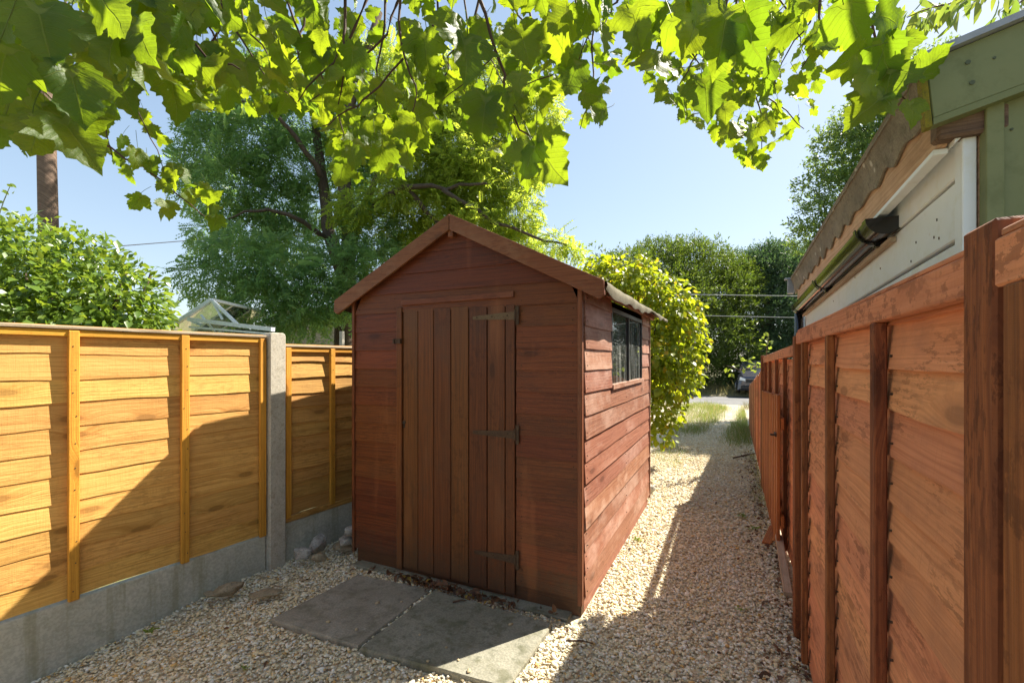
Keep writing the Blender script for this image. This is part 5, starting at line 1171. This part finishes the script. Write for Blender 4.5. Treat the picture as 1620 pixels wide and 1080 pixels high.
twig([(330, -60), (360, 30), (420, 120), (470, 165)], 1.5, .005, .0014)
twig([(430, -60), (470, 40), (520, 150), (560, 250)], 1.5, .005, .0014)
twig([(230, -80), (260, 20), (330, 90), (380, 110)], 1.0, .005, .0014)

BND = [(-60, 215), (0, 205), (60, 215), (130, 215), (190, 150), (215, 110), (260, 125), (300, 175), (345, 165), (400, 160), (450, 175), (500, 195), (540, 270), (600, 290), (640, 250), (690, 190), (740, 180), (780, 235), (830, 215), (880, 195), (925, 190), (960, 170), (975, 130), (985, 60), (1010, 120), (1040, 150), (1080, 175), (1120, 195), (1160, 230), (1200, 255), (1240, 225), (1290, 160), (1315, 60), (1350, 90), (1400, 130), (1420, 60), (1440, -20), (1700, -30)]
def bnd(px): return -8 + np.interp(px, [a for a, b in BND], [b for a, b in BND])
leaves = []        # (position, tip direction, normal, size)
def face_dir(P):
    d = (cam.location - P); return d.normalized()
def add_leaf(px, py, Z, s, ang=None, tilt=None):
    P = at(px, py, Z); c = face_dir(P); right = Vector((cs, sn, 0)); up = Vector((0, 0, 1))
    ang = random.gauss(0, .75) if ang is None else ang                 # 0 = tip straight down
    tip = (-up * math.cos(ang) + right * math.sin(ang) + c * random.uniform(-.35, .45)).normalized()
    nrm = c * random.choice((1, 1, 1, -1)) + Vector(unit(1)[0]) * (1.0 if tilt is None else tilt) + up * .25
    leaves.append((P, tip, nrm, s))
# the largest, nearest ones, as they hang in the photograph (anchor = petiole end)
for px, py, Z, s, a in [(60, 10, .70, .12, .2), (150, -20, .72, .115, .6), (215, 40, .80, .11, .4), (10, 70, .66, .11, -.2), (255, 95, .85, .10, .35), (110, 105, .72, .115, .25), (180, 50, .78, .10, -.2), (60, 180, .76, .10, -.1), (95, 185, .76, .125, .65), (270, 120, 1.0, .12, .25), (230, -10, .95, .12, .1), (320, -10, .95, .12, -.3), (5, 10, .72, .11, -.5), (25, 135, .82, .10, -.5), (140, 130, .85, .10, .4), (70, 85, .80, .10, .2), (120, 20, .85, .11, -.3), (190, 130, .95, .09, .3), (35, -30, .75, .12, .1), (280, 45, .95, .11, -.1), (160, 70, .9, .10, .3), (0, 180, .8, .10, -.4), (225, 105, 1.0, .09, .0), (300, 90, 1.1, .10, .5),
                        (848, 222, 1.18, .165, .55), (840, 222, 1.2, .135, -.25), (770, 150, 1.22, .14, -.15), (775, 150, 1.25, .13, .35), (1150, 15, 1.0, .15, -.1), (1175, 20, .98, .15, .3), (1110, 10, 1.05, .15, -.3), (1115, 120, 1.1, .12, .1), (1040, 80, 1.2, .14, -.2), (1065, 20, 1.1, .14, .4), (1000, 10, 1.2, .13, .2), (670, 50, 1.25, .13, .1), (735, 60, 1.2, .15, .1), (720, 20, 1.2, .14, -.2), (820, 40, 1.25, .14, .3), (660, 160, 1.35, .12, .2), (895, 30, 1.2, .13, -.2), (915, 95, 1.25, .12, -.35), (960, 170, 1.3, .085, -1.0), (555, 70, 1.35, .13, -.1), (605, 130, 1.35, .11, .2), (350, 70, 1.2, .12, .2), (430, 40, 1.25, .12, .4), (500, 60, 1.3, .12, -.2), (560, 220, 1.45, .12, .1), (600, 225, 1.4, .12, .4), (640, 230, 1.4, .09, .2), (545, 255, 1.5, .10, -.2),
                        (1360, 85, 1.0, .10, -1.0), (1390, 60, 1.05, .12, .2), (1340, 0, 1.0, .13, .2), (1385, 20, 1.0, .10, 1.2), (1410, 105, 1.05, .12, -.1), (1400, 150, 1.05, .125, -.9), (1455, 120, 1.05, .085, 2.4), (1440, 160, 1.05, .07, .3), (1380, 110, 1.02, .09, -.6), (1425, 60, 1.1, .11, -.2), (1325, 40, 1.1, .10, -.5)]:
    add_leaf(px, py, Z, s * (.80 if px < 330 else .88), a, .6)
hero = len(leaves)
tries = 0
while len(leaves) < 520:
    px = random.uniform(-60, 1330); yb_ = float(bnd(px)); py = random.uniform(-90, yb_ - 25)
    big = px < 330
    Z = random.uniform(.85, 1.5) if big else random.uniform(1.1, 1.9) if px < 1050 else random.uniform(1.1, 2.4)
    s = random.uniform(.055, .090)
    lenpx = s / Z * FPX
    if py + lenpx * .8 > yb_ + 15 or random.random() < .45 * (py + lenpx) / (yb_ + 20): continue
    add_leaf(px, py, Z, s)
# smaller, farther sprays hanging lower
small = len(leaves)
for (x0, x1, y0, y1, n, z0_, z1_) in ((1075, 1305, 100, 270, 120, 2.1, 2.8), (190, 350, 130, 350, 0, 1.7, 2.0), (330, 1000, 20, 245, 330, 1.8, 3.1), (120, 360, 60, 190, 70, 1.7, 2.6), (1000, 1220, 0, 170, 90, 1.7, 2.6), (0, 200, 150, 240, 45, 1.5, 2.2), (500, 700, 170, 275, 45, 1.6, 2.2), (1180, 1330, -40, 120, 50, 1.8, 2.4), (300, 520, 80, 165, 60, 1.6, 2.2)):
    k = 0
    while k < n:
        px, py = random.uniform(x0, x1), random.uniform(y0, y1)
        if py > float(bnd(px)) + 15: k += .2; continue
        add_leaf(px, py, random.uniform(z0_, z1_), random.uniform(.05, .085)); k += 1
for px, py in ((205, 160), (225, 175), (235, 200), (250, 215), (195, 215), (215, 235), (235, 250), (262, 262), (275, 270), (255, 285), (290, 265), (300, 285), (312, 295), (325, 290), (225, 308), (262, 318), (275, 325), (330, 325), (345, 340), (318, 312), (180, 240), (165, 225), (205, 262), (295, 300), (152, 195), (170, 170)):
    add_leaf(px, py, random.uniform(1.75, 1.95), random.uniform(.06, .085))
# leaves higher up that shade the ones in view
for k in range(240):
    px = random.uniform(-200, 1350); add_leaf(px, random.uniform(-480, -60), random.uniform(1.0, 2.6), random.uniform(.09, .14))
order = sorted(range(len(leaves)), key=lambda i: -(leaves[i][3] / (leaves[i][0] - cam.location).length if leaves[i][0].z - EYE < .80 * (leaves[i][0] - cam.location).length * .8 else 0))
mass = [[] for _ in LV]
for rank, i in enumerate(order):
    P, tip, nrm, s = leaves[i]; x = tip.cross(nrm).normalized(); z = x.cross(tip)
    k = i % len(LV); Mx = Matrix((x, tip, z)).transposed()
    if rank < 295: obj('leaf', LM[k], mp, Matrix.Translation(P) @ Mx.to_4x4() @ Matrix.Scale(s, 4))
    else: mass[k].append((np.array(Mx), s, np.array(P)))
av, af, au, aa = [], [], [], []; base = 0
for k, lst in enumerate(mass):
    if not lst: continue
    tv, tf, tu, ta = LV[k]; a, b = scatter(tv, tf, np.stack([m[0] for m in lst]), np.array([m[1] for m in lst]), np.stack([m[2] for m in lst]))
    av.append(a); af.append(b + base); base += len(a); au.append(np.tile(tu, (len(lst), 1))); aa.append(np.tile(ta, len(lst)))
obj('leaf', fast_mesh('leaf_mass', np.concatenate(av), np.concatenate(af), M_['maple_mass'], True, np.concatenate(au), np.concatenate(aa)), mp)['kind'] = 'stuff'

# ------------------------------------------------------------------ slender-leaved branch over the outbuilding roof
sb = thing('cherry_tree', Vector((3.6, 4.4, 0)), 'tree with slender pointed leaves drooping over the green barge board', 'tree')
tb = MB(); limb(tb, [Vector((3.6, 4.4, 0)), Vector((3.5, 4.3, 2.4)), Vector((3.0, 3.6, 4.6)), at(1640, -60, 3.2)], .09, .03, 9, .03)
tb.build('trunk', M_['bark'], sb, smooth=True)
tw = MB(); limb(tw, [at(1640, -60, 3.2), at(1570, -20, 3.1), at(1500, 5, 3.0), at(1435, 28, 3.0)], .012, .003, 6, .01); limb(tw, [at(1640, -60, 3.2), at(1620, 0, 3.1), at(1590, 30, 3.0)], .01, .003, 6, .01)
tw.build('twig', M_['twig'], sb, smooth=True)
v, f = blade(.26, .3, .35); me = fast_mesh('slender_leaf', v, f, M_['slender'], True)
for k in range(110):
    a = random.random()
    if k < 70: P = at(1430 + 150 * a, 24 - 42 * a + random.gauss(0, 9), 3.0 + random.gauss(0, .12))
    else: P = at(1575 + 60 * a, 10 + random.gauss(0, 16), 3.05 + random.gauss(0, .12))
    tip = Vector((random.gauss(-.35, .35), random.gauss(-.1, .35), -.8)).normalized(); nrm = Vector(unit(1)[0]); x = tip.cross(nrm).normalized(); z = x.cross(tip)
    obj('leaf', me, sb, Matrix.Translation(P) @ Matrix((x, tip, z)).transposed().to_4x4() @ Matrix.Scale(random.uniform(.11, .19), 4))
